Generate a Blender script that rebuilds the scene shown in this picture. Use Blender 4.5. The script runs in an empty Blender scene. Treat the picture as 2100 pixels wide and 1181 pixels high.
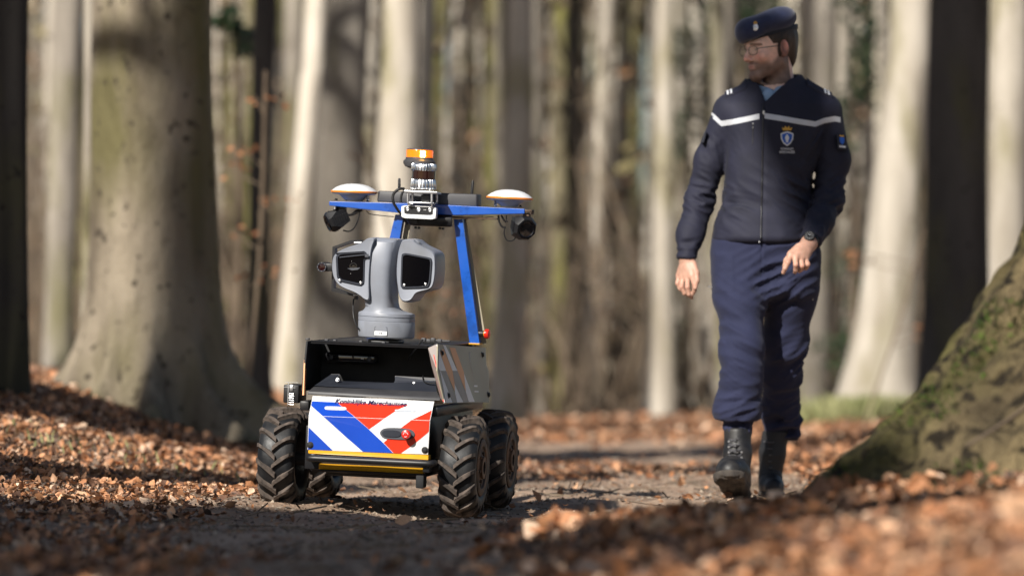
import bpy, bmesh, math, random
import numpy as np
from mathutils import Vector, Matrix, Euler, noise as mnoise

random.seed(7)
rng = np.random.default_rng(11)
PI = math.pi
SC = bpy.context.scene
COL = SC.collection

# ------------------------------------------------------------------ camera
FPX, HX, HY, CAMH = 8680.0, 1050.0, 780.0, 0.427      # focal length, centre and horizon in photograph pixels
cam_d = bpy.data.cameras.new('camera')
cam = bpy.data.objects.new('camera', cam_d); COL.objects.link(cam)
cam.location = (0, 0, CAMH); cam.rotation_euler = (PI/2, 0, 0)
cam_d.sensor_width = 36; cam_d.lens = FPX/2100*36; cam_d.shift_y = (HY-590.5)/2100
cam_d.clip_start = 0.3; cam_d.clip_end = 900
cam_d.dof.use_dof = True; cam_d.dof.focus_distance = 13.8; cam_d.dof.aperture_fstop = 2.3
cam_d.dof.aperture_blades = 0
SC.camera = cam

# ------------------------------------------------------------------ light
SUN = Vector((-0.40, -0.72, 0.57)).normalized()
W = bpy.data.worlds.new('World'); SC.world = W; W.use_nodes = True
nt = W.node_tree; nt.nodes.clear()
sky = nt.nodes.new('ShaderNodeTexSky'); sky.sky_type = 'NISHITA'; sky.sun_disc = False
sky.sun_elevation = math.asin(SUN.z); sky.sun_rotation = math.atan2(SUN.x, SUN.y)
sky.air_density = 1.0; sky.dust_density = 1.0; sky.ozone_density = 1.2
bg = nt.nodes.new('ShaderNodeBackground'); bg.inputs['Strength'].default_value = 0.05
wo = nt.nodes.new('ShaderNodeOutputWorld')
nt.links.new(sky.outputs[0], bg.inputs[0]); nt.links.new(bg.outputs[0], wo.inputs[0])
sd = bpy.data.lights.new('sun', 'SUN'); sd.energy = 5.0; sd.angle = math.radians(0.53); sd.color = (1.0, 0.945, 0.86)
so = bpy.data.objects.new('sun', sd); COL.objects.link(so)
so.location = SUN*60; so.rotation_euler = SUN.to_track_quat('Z', 'Y').to_euler()
SC.view_settings.view_transform = 'Standard'; SC.view_settings.look = 'None'
SC.view_settings.exposure = 0.36; SC.view_settings.gamma = 1; SC.view_settings.use_curve_mapping = False
SC.cycles.max_bounces = 6; SC.cycles.diffuse_bounces = 1; SC.cycles.glossy_bounces = 3
SC.cycles.transmission_bounces = 4; SC.cycles.transparent_max_bounces = 6
SC.cycles.sample_clamp_indirect = 6

# ------------------------------------------------------------------ materials
def lin(c):
    return tuple(((v/12.92) if v <= .04045 else ((v+.055)/1.055)**2.4) for v in c)
def mat(name, c1, c2=None, rough=.6, metal=0., scale=8., bump=0., bscale=None, detail=4., stretch=None,
        spec=.5, emit=None, estr=0., coat=0., ramp=(.35, .65), coord='Object', sss=0., sheen=0., bdist=.01,
        c3=None, attr=None, trans=0., rrange=None):
    m = bpy.data.materials.new(name); m.use_nodes = True
    t = m.node_tree; N = t.nodes; L = t.links
    b = N['Principled BSDF']
    b.inputs['Roughness'].default_value = rough; b.inputs['Metallic'].default_value = metal
    b.inputs['Specular IOR Level'].default_value = spec
    b.inputs['Coat Weight'].default_value = coat
    b.inputs['Subsurface Weight'].default_value = sss
    if sss: b.inputs['Subsurface Radius'].default_value = (.012, .005, .003); b.inputs['Subsurface Scale'].default_value = 1
    b.inputs['Sheen Weight'].default_value = sheen
    b.inputs['Transmission Weight'].default_value = trans
    b.inputs['Base Color'].default_value = (*c1, 1)
    if emit: b.inputs['Emission Color'].default_value = (*emit, 1); b.inputs['Emission Strength'].default_value = estr
    tc = N.new('ShaderNodeTexCoord'); mp = N.new('ShaderNodeMapping'); L.new(tc.outputs[coord], mp.inputs[0])
    if stretch: mp.inputs['Scale'].default_value = stretch
    m['map'] = 1
    if c2 is not None:
        n = N.new('ShaderNodeTexNoise'); n.inputs['Scale'].default_value = scale; n.inputs['Detail'].default_value = detail
        L.new(mp.outputs[0], n.inputs['Vector'])
        r = N.new('ShaderNodeValToRGB'); r.color_ramp.elements[0].position = ramp[0]; r.color_ramp.elements[1].position = ramp[1]
        r.color_ramp.elements[0].color = (*c1, 1); r.color_ramp.elements[1].color = (*c2, 1)
        if c3: e = r.color_ramp.elements.new((ramp[0]+ramp[1])/2); e.color = (*c3, 1)
        L.new(n.outputs['Fac'], r.inputs[0]); L.new(r.outputs[0], b.inputs['Base Color'])
        if rrange:
            mr = N.new('ShaderNodeMapRange'); mr.inputs['To Min'].default_value = rrange[0]; mr.inputs['To Max'].default_value = rrange[1]
            mr.inputs['From Min'].default_value = .3; mr.inputs['From Max'].default_value = .7
            L.new(n.outputs['Fac'], mr.inputs[0]); L.new(mr.outputs[0], b.inputs['Roughness'])
    if attr:
        a = N.new('ShaderNodeAttribute'); a.attribute_name = attr; L.new(a.outputs['Color'], b.inputs['Base Color'])
        if c2 is not None:
            mx = N.new('ShaderNodeMix'); mx.data_type = 'RGBA'; mx.blend_type = 'MULTIPLY'; mx.inputs[0].default_value = 1
            L.new(a.outputs['Color'], mx.inputs[6]); L.new(r.outputs[0], mx.inputs[7]); L.new(mx.outputs[2], b.inputs['Base Color'])
    if bump:
        n2 = N.new('ShaderNodeTexNoise'); n2.inputs['Scale'].default_value = bscale or scale; n2.inputs['Detail'].default_value = 5
        L.new(mp.outputs[0], n2.inputs['Vector'])
        bp = N.new('ShaderNodeBump'); bp.inputs['Strength'].default_value = bump; bp.inputs['Distance'].default_value = bdist
        L.new(n2.outputs['Fac'], bp.inputs['Height']); L.new(bp.outputs[0], b.inputs['Normal'])
    return m

def bark(name, pale, dark, moss, spots=.5, mossy=.4, furrow=0.):
    """beech bark: pale grey, olive algae film in vertical drifts, dark scars"""
    m = bpy.data.materials.new(name); m.use_nodes = True
    t = m.node_tree; N = t.nodes; L = t.links; b = N['Principled BSDF']
    b.inputs['Roughness'].default_value = .85; b.inputs['Specular IOR Level'].default_value = .25
    tc = N.new('ShaderNodeTexCoord'); oi = N.new('ShaderNodeObjectInfo')
    off = N.new('ShaderNodeVectorMath'); off.operation = 'MULTIPLY_ADD'
    off.inputs[1].default_value = (1, 1, 1)
    rv = N.new('ShaderNodeMath'); rv.operation = 'MULTIPLY'; rv.inputs[1].default_value = 37.
    L.new(oi.outputs['Random'], rv.inputs[0]); L.new(tc.outputs['Object'], off.inputs[0]); L.new(rv.outputs[0], off.inputs[2])
    def noi(sc, det, st):
        mp = N.new('ShaderNodeMapping'); mp.inputs['Scale'].default_value = st; L.new(off.outputs[0], mp.inputs[0])
        n = N.new('ShaderNodeTexNoise'); n.inputs['Scale'].default_value = sc; n.inputs['Detail'].default_value = det
        L.new(mp.outputs[0], n.inputs['Vector']); return n.outputs['Fac']
    def ramp(src, p0, p1, a=(0, 0, 0), c=(1, 1, 1)):
        r = N.new('ShaderNodeValToRGB'); r.color_ramp.elements[0].position = p0; r.color_ramp.elements[1].position = p1
        r.color_ramp.elements[0].color = (*a, 1); r.color_ramp.elements[1].color = (*c, 1); L.new(src, r.inputs[0]); return r.outputs[0]
    def mix(f, a, c):
        x = N.new('ShaderNodeMix'); x.data_type = 'RGBA'
        L.new(f, x.inputs[0]); L.new(a, x.inputs[6])
        if isinstance(c, tuple): x.inputs[7].default_value = (*c, 1)
        else: L.new(c, x.inputs[7])
        return x.outputs[2]
    base = ramp(noi(3., 6, (1.6, 1.6, .35)), .3, .7, dark, pale)
    mo = ramp(noi(2.2, 5, (1, 1, .4)), .62-.3*mossy, .78-.25*mossy)
    c = mix(mo, base, moss)
    sp = ramp(noi(17., 5, (1, 1, 1.1)), .70-.1*spots, .78-.1*spots)
    c = mix(sp, c, tuple(v*.42 for v in dark))
    st = ramp(noi(1.3, 3, (3., 3., .12)), .52, .75)
    dk = N.new('ShaderNodeMix'); dk.data_type = 'RGBA'; dk.blend_type = 'MULTIPLY'
    sf = N.new('ShaderNodeMath'); sf.operation = 'MULTIPLY'; sf.inputs[1].default_value = .45; L.new(st, sf.inputs[0])
    L.new(sf.outputs[0], dk.inputs[0]); L.new(c, dk.inputs[6]); dk.inputs[7].default_value = (.45, .42, .36, 1)
    # each tree a little lighter or darker than the next
    hv = N.new('ShaderNodeHueSaturation'); mr = N.new('ShaderNodeMapRange')
    mr.inputs['To Min'].default_value = .62; mr.inputs['To Max'].default_value = 1.15
    L.new(oi.outputs['Random'], mr.inputs[0]); L.new(mr.outputs[0], hv.inputs['Value']); L.new(dk.outputs[2], hv.inputs['Color'])
    L.new(hv.outputs[0], b.inputs['Base Color'])
    bp = N.new('ShaderNodeBump'); bp.inputs['Strength'].default_value = .5+furrow; bp.inputs['Distance'].default_value = .012+furrow*.03
    L.new(noi(9., 6, (1, 1, .45)), bp.inputs['Height']); L.new(bp.outputs[0], b.inputs['Normal'])
    return m

M = {}
M['bark_pale'] = bark('beech_bark_pale', (.68, .62, .53), (.40, .35, .28), (.28, .25, .13), .4, .35)
M['bark_grey'] = bark('beech_bark_grey', (.40, .36, .305), (.20, .175, .145), (.19, .175, .09), .5, .45)
M['bark_olive'] = bark('beech_bark_olive', (.24, .21, .13), (.12, .10, .065), (.20, .19, .06), .5, .7)
M['bark_dark_shaded'] = bark('dark_shaded_bark', (.075, .068, .062), (.035, .031, .028), (.08, .075, .035), .6, .3)  # dark bark; on trunks standing in shadow the shade is in the colour
M['bark_big'] = bark('old_beech_bark', (.46, .39, .29), (.15, .12, .085), (.17, .15, .07), .9, .6, .9)
M['bark_moss'] = bark('mossy_beech_bark', (.19, .145, .075), (.045, .034, .02), (.085, .08, .024), 1.6, .65, 2.2)
M['twig'] = mat('twig_bark', (.085, .06, .042), (.20, .15, .10), rough=.9, scale=3)
M['soil'] = mat('soil', (.23, .155, .105), (.43, .31, .225), rough=.95, scale=3.2, bump=1., bscale=60, bdist=.012, detail=8, coord='Object', c3=(.32, .22, .155))
M['leaf'] = mat('dead_leaf', (.75, .75, .75), (1.2, 1.2, 1.2), rough=.6, scale=20, attr='Col', bump=.3, bscale=60)
M['crumb'] = mat('soil_crumb', (.8, .8, .8), (1.15, 1.15, 1.15), rough=.95, scale=20, attr='Col')
M['moss'] = mat('moss', (.035, .065, .008), (.085, .14, .016), rough=1, scale=30, bump=1, bscale=90)
M['grass'] = mat('grass', (.20, .22, .08), (.38, .37, .18), rough=.8, scale=3)
M['ivy'] = mat('ivy_leaf', (.018, .032, .014), (.035, .06, .024), rough=.35, scale=5)
M['holly'] = mat('holly_leaf', (.025, .05, .015), (.04, .08, .02), rough=.3, scale=5)

M['white_film'] = mat('white_film', (.60, .585, .56), (.80, .80, .81), rough=.3, scale=7, ramp=(.28, .5), rrange=(.5, .22), coat=.3)
M['blue_film'] = mat('blue_film', (.005, .055, .44), (.008, .07, .50), rough=.28, scale=6, coat=.3)
M['red_film'] = mat('red_film', (.72, .03, .008), (.80, .04, .012), rough=.28, scale=6, coat=.3)
M['ink'] = mat('dark_blue_ink', (.006, .010, .055), rough=.4)
M['grey_film'] = mat('grey_film', (.27, .225, .21), (.33, .28, .26), rough=.45, scale=9)
M['orange_film'] = mat('orange_film', (.75, .30, .10), (.82, .36, .13), rough=.45, scale=9)
M['pale_film'] = mat('pale_film', (.82, .80, .80), (.9, .88, .88), rough=.45, scale=9)
M['taupe'] = mat('taupe_panel', (.34, .305, .22), (.40, .36, .265), rough=.5, scale=4, rrange=(.4, .55))
M['grey_paint'] = mat('grey_paint', (.225, .235, .26), (.265, .285, .335), rough=.42, scale=9, ramp=(.3, .55), bump=.04, bscale=300, bdist=.001, rrange=(.36, .5))
M['grey_dark'] = mat('dark_grey_paint', (.07, .075, .09), rough=.45)
M['blue_paint'] = mat('blue_paint', (.012, .06, .26), (.006, .09, .46), rough=.25, scale=16, ramp=(.3, .48), coat=.5, rrange=(.2, .45))
M['black'] = mat('black_powder_coat', (.010, .010, .012), (.032, .029, .027), rough=.42, scale=11, ramp=(.5, .85), bump=.05, bscale=300, bdist=.001)
M['black_matt'] = mat('black_matt', (.010, .010, .011), (.016, .016, .018), rough=.75, scale=20)
M['black_gloss'] = mat('black_gloss', (.004, .004, .005), rough=.05, coat=1)
M['dark_glass'] = mat('dark_glass', (.002, .002, .003), rough=.06, spec=.12)
M['router'] = mat('dark_grey_plastic', (.045, .045, .05), (.065, .065, .07), rough=.5, scale=10)
M['steel_dark'] = mat('dark_blue_steel', (.028, .032, .045), (.04, .045, .06), rough=.4, scale=8, metal=.3)
M['yellow'] = mat('yellow_paint', (.62, .30, .01), (.70, .36, .015), rough=.35, scale=12)
M['red'] = mat('red_plastic', (.72, .02, .01), rough=.28, coat=.3)
M['alu'] = mat('cast_aluminium', (.78, .79, .80), (.88, .88, .9), rough=.22, metal=1, scale=10)
M['alu_matt'] = mat('brushed_aluminium', (.62, .62, .63), (.7, .7, .7), rough=.4, metal=1, scale=20)
M['lidar'] = mat('lidar_window', (.02, .004, .004), rough=.06, coat=.6)
M['white_plastic'] = mat('white_plastic', (.78, .79, .80), rough=.35)
M['cool_plastic'] = mat('pale_grey_plastic', (.50, .54, .60), rough=.4)
M['orange'] = mat('orange_plastic', (.85, .25, .02), rough=.4)
M['amber'] = mat('amber_lens', (.95, .23, .005), rough=.12, coat=.5, trans=.25, emit=(1, .18, .0), estr=.5)
M['amber_lit'] = mat('amber_lamp', (1, .5, .1), rough=.4, emit=(1, .50, .10), estr=45)
M['tyre'] = mat('tyre_rubber', (.008, .009, .011), (.020, .018, .017), rough=.5, scale=14, bump=.35, bscale=60, ramp=(.48, .75), bdist=.003, rrange=(.38, .75))
M['lug'] = mat('dusty_tyre_lug', (.030, .025, .022), (.13, .10, .082), rough=.85, scale=22, bump=.8, bscale=90, ramp=(.38, .66), bdist=.004)
M['rim'] = mat('rusty_rim', (.03, .026, .024), (.20, .11, .06), rough=.6, scale=14, metal=.4, ramp=(.4, .7))
M['cable'] = mat('black_cable', (.012, .012, .013), rough=.5)

M['skin'] = mat('skin', (.86, .84, .82), (1.08, 1.06, 1.05), rough=.52, scale=55, attr='Col', sss=.12, bump=.12, bscale=220, bdist=.001)
M['hair'] = mat('dark_hair', (.012, .008, .006), (.06, .036, .024), rough=.5, scale=60, stretch=(1, 1, .2), bump=.8, bscale=150, bdist=.003)
M['beret'] = mat('navy_felt', (.020, .027, .068), (.028, .037, .09), rough=.95, scale=40, sheen=.2, bump=.3, bscale=300, bdist=.001)
M['beret_band'] = mat('beret_band', (.008, .010, .022), rough=.6)
M['jacket'] = mat('navy_softshell', (.0085, .0095, .024), (.012, .013, .032), rough=.78, scale=14, sheen=.03, bump=.12, bscale=500, bdist=.001)
M['trousers'] = mat('navy_cotton', (.011, .0145, .045), (.016, .020, .058), rough=.88, scale=10, sheen=.05, bump=.2, bscale=500, bdist=.001)
M['shirt'] = mat('light_blue_shirt', (.28, .42, .62), rough=.8)
M['stripe'] = mat('reflective_grey_tape', (.55, .57, .62), (.62, .64, .68), rough=.45, scale=30)
M['boot'] = mat('black_leather', (.012, .012, .014), (.03, .028, .027), rough=.5, scale=25, bump=.5, bscale=60, bdist=.002, rrange=(.42, .65))
M['sole'] = mat('dusty_sole', (.030, .026, .024), (.09, .075, .062), rough=.9, scale=20)
M['lace'] = mat('boot_lace', (.10, .10, .11), rough=.4)
M['gold'] = mat('gold_thread', (.62, .36, .06), rough=.4)
M['silver'] = mat('silver_metal', (.7, .7, .72), rough=.3, metal=.8)
M['badge_blue'] = mat('emblem_blue', (.01, .10, .50), rough=.5)
M['white_thread'] = mat('white_thread', (.72, .74, .78), rough=.7)
M['eye'] = mat('eye', (.6, .57, .55), rough=.2)
M['zip'] = mat('zip', (.02, .02, .024), rough=.4)
def glass():
    m = bpy.data.materials.new('spectacle_glass'); m.use_nodes = True; N = m.node_tree.nodes; L = m.node_tree.links
    g = N.new('ShaderNodeBsdfGlossy'); g.inputs['Roughness'].default_value = .03
    tr = N.new('ShaderNodeBsdfTransparent'); tr.inputs[0].default_value = (.93, .95, .95, 1); x = N.new('ShaderNodeMixShader'); x.inputs[0].default_value = .12
    L.new(tr.outputs[0], x.inputs[1]); L.new(g.outputs[0], x.inputs[2]); L.new(x.outputs[0], N['Material Output'].inputs[0])
    return m
M['glass'] = glass()

# ------------------------------------------------------------------ building blocks
def mesh_from(name, V, F, smooth=False, material=None, sharp=None):
    me = bpy.data.meshes.new(name)
    me.from_pydata([tuple(v) for v in V], [], F); me.update()
    if smooth: me.polygons.foreach_set('use_smooth', [True]*len(me.polygons))
    if sharp: me.set_sharp_from_angle(angle=math.radians(sharp))
    if material: me.materials.append(material)
    return me
def quads_mesh(name, V, Q, smooth=True, material=None, cols=None):
    """fast path for big numpy meshes; all faces have Q.shape[1] corners"""
    me = bpy.data.meshes.new(name); n = Q.shape[1]
    me.vertices.add(len(V)); me.vertices.foreach_set('co', np.ascontiguousarray(V, dtype=np.float32).ravel())
    me.loops.add(Q.size); me.loops.foreach_set('vertex_index', np.ascontiguousarray(Q, dtype=np.int32).ravel())
    me.polygons.add(len(Q)); me.polygons.foreach_set('loop_start', np.arange(0, Q.size, n, dtype=np.int32))
    if smooth: me.polygons.foreach_set('use_smooth', np.ones(len(Q), dtype=bool))
    me.update(calc_edges=True)
    if material: me.materials.append(material)
    if cols is not None:
        ca = me.color_attributes.new('Col', 'FLOAT_COLOR', 'POINT')
        c4 = np.ones((len(V), 4), dtype=np.float32); c4[:, :3] = cols; ca.data.foreach_set('color', c4.ravel())
    return me
def link(name, me, parent=None, loc=None, rot=None):
    o = bpy.data.objects.new(name, me); COL.objects.link(o)
    if parent is not None: o.parent = parent
    if loc is not None: o.location = loc
    if rot is not None: o.rotation_euler = rot
    return o
def tag(o, label=None, cat=None, group=None, kind=None):
    if label: o['label'] = label
    if cat: o['category'] = cat
    if group: o['group'] = group
    if kind: o['kind'] = kind
    return o
def empty(name, loc, label, cat, group=None, rot=None):
    o = bpy.data.objects.new(name, None); COL.objects.link(o); o.location = loc; o.empty_display_size = .1
    if rot is not None: o.rotation_euler = rot
    return tag(o, label, cat, group)

class B:
    """collects shapes into one mesh"""
    def __init__(s): s.V = []; s.F = []
    def add(s, V, F):
        n = len(s.V); s.V += [tuple(v) for v in V]; s.F += [tuple(i+n for i in f) for f in F]; return s
    def box(s, c, size, rot=None, bev=0, seg=2):
        bm = bmesh.new(); bmesh.ops.create_cube(bm, size=1)
        bmesh.ops.scale(bm, vec=size, verts=bm.verts)
        if bev: bmesh.ops.bevel(bm, geom=bm.edges[:], offset=bev, segments=seg, affect='EDGES', profile=.5)
        Mx = Matrix.Translation(c) @ (rot.to_matrix().to_4x4() if rot else Matrix())
        bm.transform(Mx); bm.verts.ensure_lookup_table()
        s.add([v.co[:] for v in bm.verts], [[v.index for v in f.verts] for f in bm.faces]); bm.free(); return s
    def hull(s, pts, bev=0, seg=2):
        bm = bmesh.new(); [bm.verts.new(p) for p in pts]
        r = bmesh.ops.convex_hull(bm, input=bm.verts)
        bmesh.ops.dissolve_limit(bm, angle_limit=.02, verts=bm.verts, edges=bm.edges)
        if bev: bmesh.ops.bevel(bm, geom=bm.edges[:], offset=bev, segments=seg, affect='EDGES', profile=.5)
        bmesh.ops.recalc_face_normals(bm, faces=bm.faces)
        bm.verts.index_update(); s.add([v.co[:] for v in bm.verts], [[v.index for v in f.verts] for f in bm.faces]); bm.free(); return s
    def tube(s, pts, r, n=8, cap=True):
        pts = [Vector(p) for p in pts]; rr = r if isinstance(r, (list, tuple)) else [r]*len(pts)
        V = []; up = None
        for i, p in enumerate(pts):
            d = (pts[min(i+1, len(pts)-1)]-pts[max(i-1, 0)]).normalized()
            if up is None: up = d.orthogonal().normalized()
            a = (up-d*up.dot(d)).normalized(); up = a; b = d.cross(a)
            for k in range(n):
                t = 2*PI*k/n; V.append(p+(a*math.cos(t)+b*math.sin(t))*rr[i])
        F = [(i*n+k, i*n+(k+1) % n, (i+1)*n+(k+1) % n, (i+1)*n+k) for i in range(len(pts)-1) for k in range(n)]
        if cap: F += [tuple(range(n))[::-1], tuple(range((len(pts)-1)*n, len(pts)*n))]
        return s.add(V, F)
    def lathe(s, prof, mx=None, n=24):
        """prof = [(radius, height)], turned about local z, placed by matrix mx"""
        mx = mx or Matrix(); V = []
        for r, h in prof:
            for k in range(n):
                t = 2*PI*k/n; V.append(mx @ Vector((r*math.cos(t), r*math.sin(t), h)))
        F = [(i*n+k, i*n+(k+1) % n, (i+1)*n+(k+1) % n, (i+1)*n+k) for i in range(len(prof)-1) for k in range(n)]
        F += [tuple(range(n))[::-1], tuple(range((len(prof)-1)*n, len(prof)*n))]
        return s.add(V, F)
    def loft(s, rings, cap=True):
        n = len(rings[0]); V = [p for r in rings for p in r]
        F = [(i*n+k, i*n+(k+1) % n, (i+1)*n+(k+1) % n, (i+1)*n+k) for i in range(len(rings)-1) for k in range(n)]
        if cap: F += [tuple(range(n))[::-1], tuple(range((len(rings)-1)*n, len(rings)*n))]
        return s.add(V, F)
    def obj(s, name, m, parent=None, smooth=None, loc=None, rot=None, label=None):
        me = mesh_from(name, s.V, s.F, False, m)
        bm = bmesh.new(); bm.from_mesh(me); bmesh.ops.recalc_face_normals(bm, faces=bm.faces); bm.to_mesh(me); bm.free()
        if smooth:
            me.polygons.foreach_set('use_smooth', [True]*len(me.polygons)); me.set_sharp_from_angle(angle=math.radians(smooth))
        o = link(name, me, parent, loc, rot)
        if label: o['label'] = label
        return o
def spline(pts, n=6):
    """Catmull-Rom through the points"""
    P = [Vector(p) for p in pts]; P = [P[0]]+P+[P[-1]]; out = []
    for i in range(1, len(P)-2):
        for k in range(n):
            t = k/n; a, b, c, d = P[i-1:i+3]
            out.append(.5*((2*b)+(c-a)*t+(2*a-5*b+4*c-d)*t*t+(3*b-a-3*c+d)*t**3))
    out.append(P[-2]); return out
def chaikin(pts, it=2, q=.25):
    for _ in range(it):
        o = []
        for i in range(len(pts)):
            a, b = Vector(pts[i]), Vector(pts[(i+1) % len(pts)]); o += [a.lerp(b, q), a.lerp(b, 1-q)]
        pts = o
    return pts
def text_geo(txt, size, shear=0., offset=0., depth=0., align='CENTER', space=1.):
    cu = bpy.data.curves.new('lettering', 'FONT'); cu.body = txt; cu.size = size; cu.shear = shear; cu.offset = offset
    cu.extrude = depth; cu.align_x = align; cu.align_y = 'CENTER'; cu.space_character = space; cu.resolution_u = 3
    o = bpy.data.objects.new('lettering', cu); COL.objects.link(o)
    dg = bpy.context.evaluated_depsgraph_get(); me = bpy.data.meshes.new_from_object(o.evaluated_get(dg))
    V = [v.co[:] for v in me.vertices]; F = [tuple(p.vertices) for p in me.polygons]
    bpy.data.objects.remove(o); bpy.data.curves.remove(cu); bpy.data.meshes.remove(me); return V, F

# signed-distance modelling ------------------------------------------------------------
def surface_nets(f, lo, hi, h):
    ax = [np.arange(lo[i], hi[i]+h, h, dtype=np.float32) for i in range(3)]
    X, Y, Z = ax[0][:, None, None], ax[1][None, :, None], ax[2][None, None, :]
    D = np.broadcast_to(f(X, Y, Z), tuple(len(a) for a in ax)).astype(np.float32)
    S = D < 0
    cnt = np.zeros(tuple(n-1 for n in D.shape), dtype=np.int8)
    for dx in (0, 1):
        for dy in (0, 1):
            for dz in (0, 1):
                cnt += S[dx:D.shape[0]-1+dx, dy:D.shape[1]-1+dy, dz:D.shape[2]-1+dz]
    act = (cnt > 0) & (cnt < 8); I, J, K = np.nonzero(act)
    idx = -np.ones(act.shape, dtype=np.int32); idx[I, J, K] = np.arange(len(I))
    acc = np.zeros((len(I), 3), dtype=np.float32); num = np.zeros(len(I), dtype=np.float32)
    cs = [(a, b, c) for a in (0, 1) for b in (0, 1) for c in (0, 1)]
    for a in cs:
        for ax_i in range(3):
            if a[ax_i]: continue
            b = list(a); b[ax_i] = 1
            va = D[I+a[0], J+a[1], K+a[2]]; vb = D[I+b[0], J+b[1], K+b[2]]
            m = (va < 0) != (vb < 0); t = np.where(m, va/np.where(m, va-vb, 1), 0)
            p = np.tile(np.array(a, dtype=np.float32), (len(I), 1)); p[:, ax_i] += t
            acc += p*m[:, None]; num += m
    V = (np.stack([I, J, K], 1)+acc/num[:, None])*h+np.array([a[0] for a in ax], dtype=np.float32)
    Q = []
    for k in range(3):
        a = [slice(1, -1)]*3; b = [slice(1, -1)]*3; a[k] = slice(0, -1); b[k] = slice(1, None)
        sa = S[tuple(a)]; sb = S[tuple(b)]
        for flip in (0, 1):
            m = (sa & ~sb) if not flip else (~sa & sb)
            i, j, l = np.nonzero(m); c = [i, j, l]
            for q in range(3):
                if q != k: c[q] = c[q]+1
            u, v = [(1, 2), (2, 0), (0, 1)][k]
            def at(du, dv):
                e = [c[0].copy(), c[1].copy(), c[2].copy()]; e[u] -= du; e[v] -= dv; return idx[e[0], e[1], e[2]]
            q = np.stack([at(1, 1), at(0, 1), at(0, 0), at(1, 0)], 1)
            Q.append(q if not flip else q[:, ::-1])
    Q = np.concatenate(Q); Q = Q[(Q >= 0).all(1)]
    return V, Q
def smin(a, b, k):
    h = np.clip(.5+.5*(b-a)/k, 0, 1); return b+(a-b)*h-k*h*(1-h)
def smax(a, b, k): return -smin(-a, -b, k)
def cone(X, Y, Z, a, b, ra, rb, sy=1.):
    a = [a[0], a[1], a[2]]; d = [b[i]-a[i] for i in range(3)]; L2 = sum(v*v for v in d)+1e-9
    t = np.clip(((X-a[0])*d[0]+(Y-a[1])*d[1]+(Z-a[2])*d[2])/L2, 0, 1)
    return np.sqrt((X-a[0]-t*d[0])**2+((Y-a[1]-t*d[1])/sy)**2+(Z-a[2]-t*d[2])**2)-(ra+(rb-ra)*t)
def chain(X, Y, Z, pts, rr, k=.02, sy=1.):
    d = None
    for i in range(len(pts)-1):
        e = cone(X, Y, Z, pts[i], pts[i+1], rr[i], rr[i+1], sy); d = e if d is None else smin(d, e, k)
    return d
def ell(X, Y, Z, c, r, R=None):
    x, y, z = X-c[0], Y-c[1], Z-c[2]
    if R is not None:
        R = R.transposed(); x, y, z = [R[i][0]*x+R[i][1]*y+R[i][2]*z for i in range(3)]
    k0 = np.sqrt((x/r[0])**2+(y/r[1])**2+(z/r[2])**2); k1 = np.sqrt((x/r[0]**2)**2+(y/r[1]**2)**2+(z/r[2]**2)**2)+1e-6
    return k0*(k0-1)/k1
def vnoise(X, Y, Z, seed, n=5, f=20., aniso=(1, 1, 1)):
    """smooth sum of random sine waves"""
    r = np.random.default_rng(seed); s = 0
    for i in range(n):
        d = r.normal(size=3); d /= np.linalg.norm(d); w = f*(.6+.9*r.random()); ph = r.random()*6.28
        s = s+np.sin(w*(d[0]*X*aniso[0]+d[1]*Y*aniso[1]+d[2]*Z*aniso[2])+ph)
    return s/n
# ------------------------------------------------------------------ terrain
ROBX, ROBY, ROLL, PITCH, YAW = -0.405, 14.0, math.radians(2.6), math.radians(1.6), math.radians(-10)
def sst(t): t = np.clip(t, 0, 1); return t*t*(3-2*t)
def ground_h(X, Y):
    X = np.asarray(X, dtype=float); Y = np.asarray(Y, dtype=float)
    z = .36*sst((-.35-.018*(Y-12)-X)/2.35)*sst((Y-11.5)/9.5)              # left bank
    z = z+.10*sst((-1.2-X)/1.2)*sst((Y-9)/5)
    w = np.exp(-(((X-ROBX)/.9)**2+((Y-ROBY)/1.1)**2)**1.5)
    z = z+w*(-(X-ROBX)*math.tan(ROLL)+(Y-ROBY)*math.tan(PITCH))          # the rut the machine stands in
    z = z+(.075*sst((X+.15-.10*(9.5-Y))/.6)+.085*sst((X-.3)/.8))*sst((11.6-Y)/1.3)   # litter heaped round the mossy root
    z = z+.06*sst((X-1.25)/1.5)*sst((Y-13)/6)
    z = z+.9*sst((Y-60)/70)                                             # far rise
    z = z+.016*(np.sin(X*2.3+Y*.7)*np.sin(Y*1.9-X*.6))+.008*np.sin(X*6.1+1)*np.sin(Y*5.3+X*2)
    return z
def gh(x, y): return float(ground_h(x, y))
def fine(X, Y):
    s = 0
    r = np.random.default_rng(3)
    for i in range(26):
        a = r.random()*6.28; f = 7*1.16**i; s = s+np.sin(f*(np.cos(a)*X+np.sin(a)*Y)+r.random()*6.28)/f
    return s*.035

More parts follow.
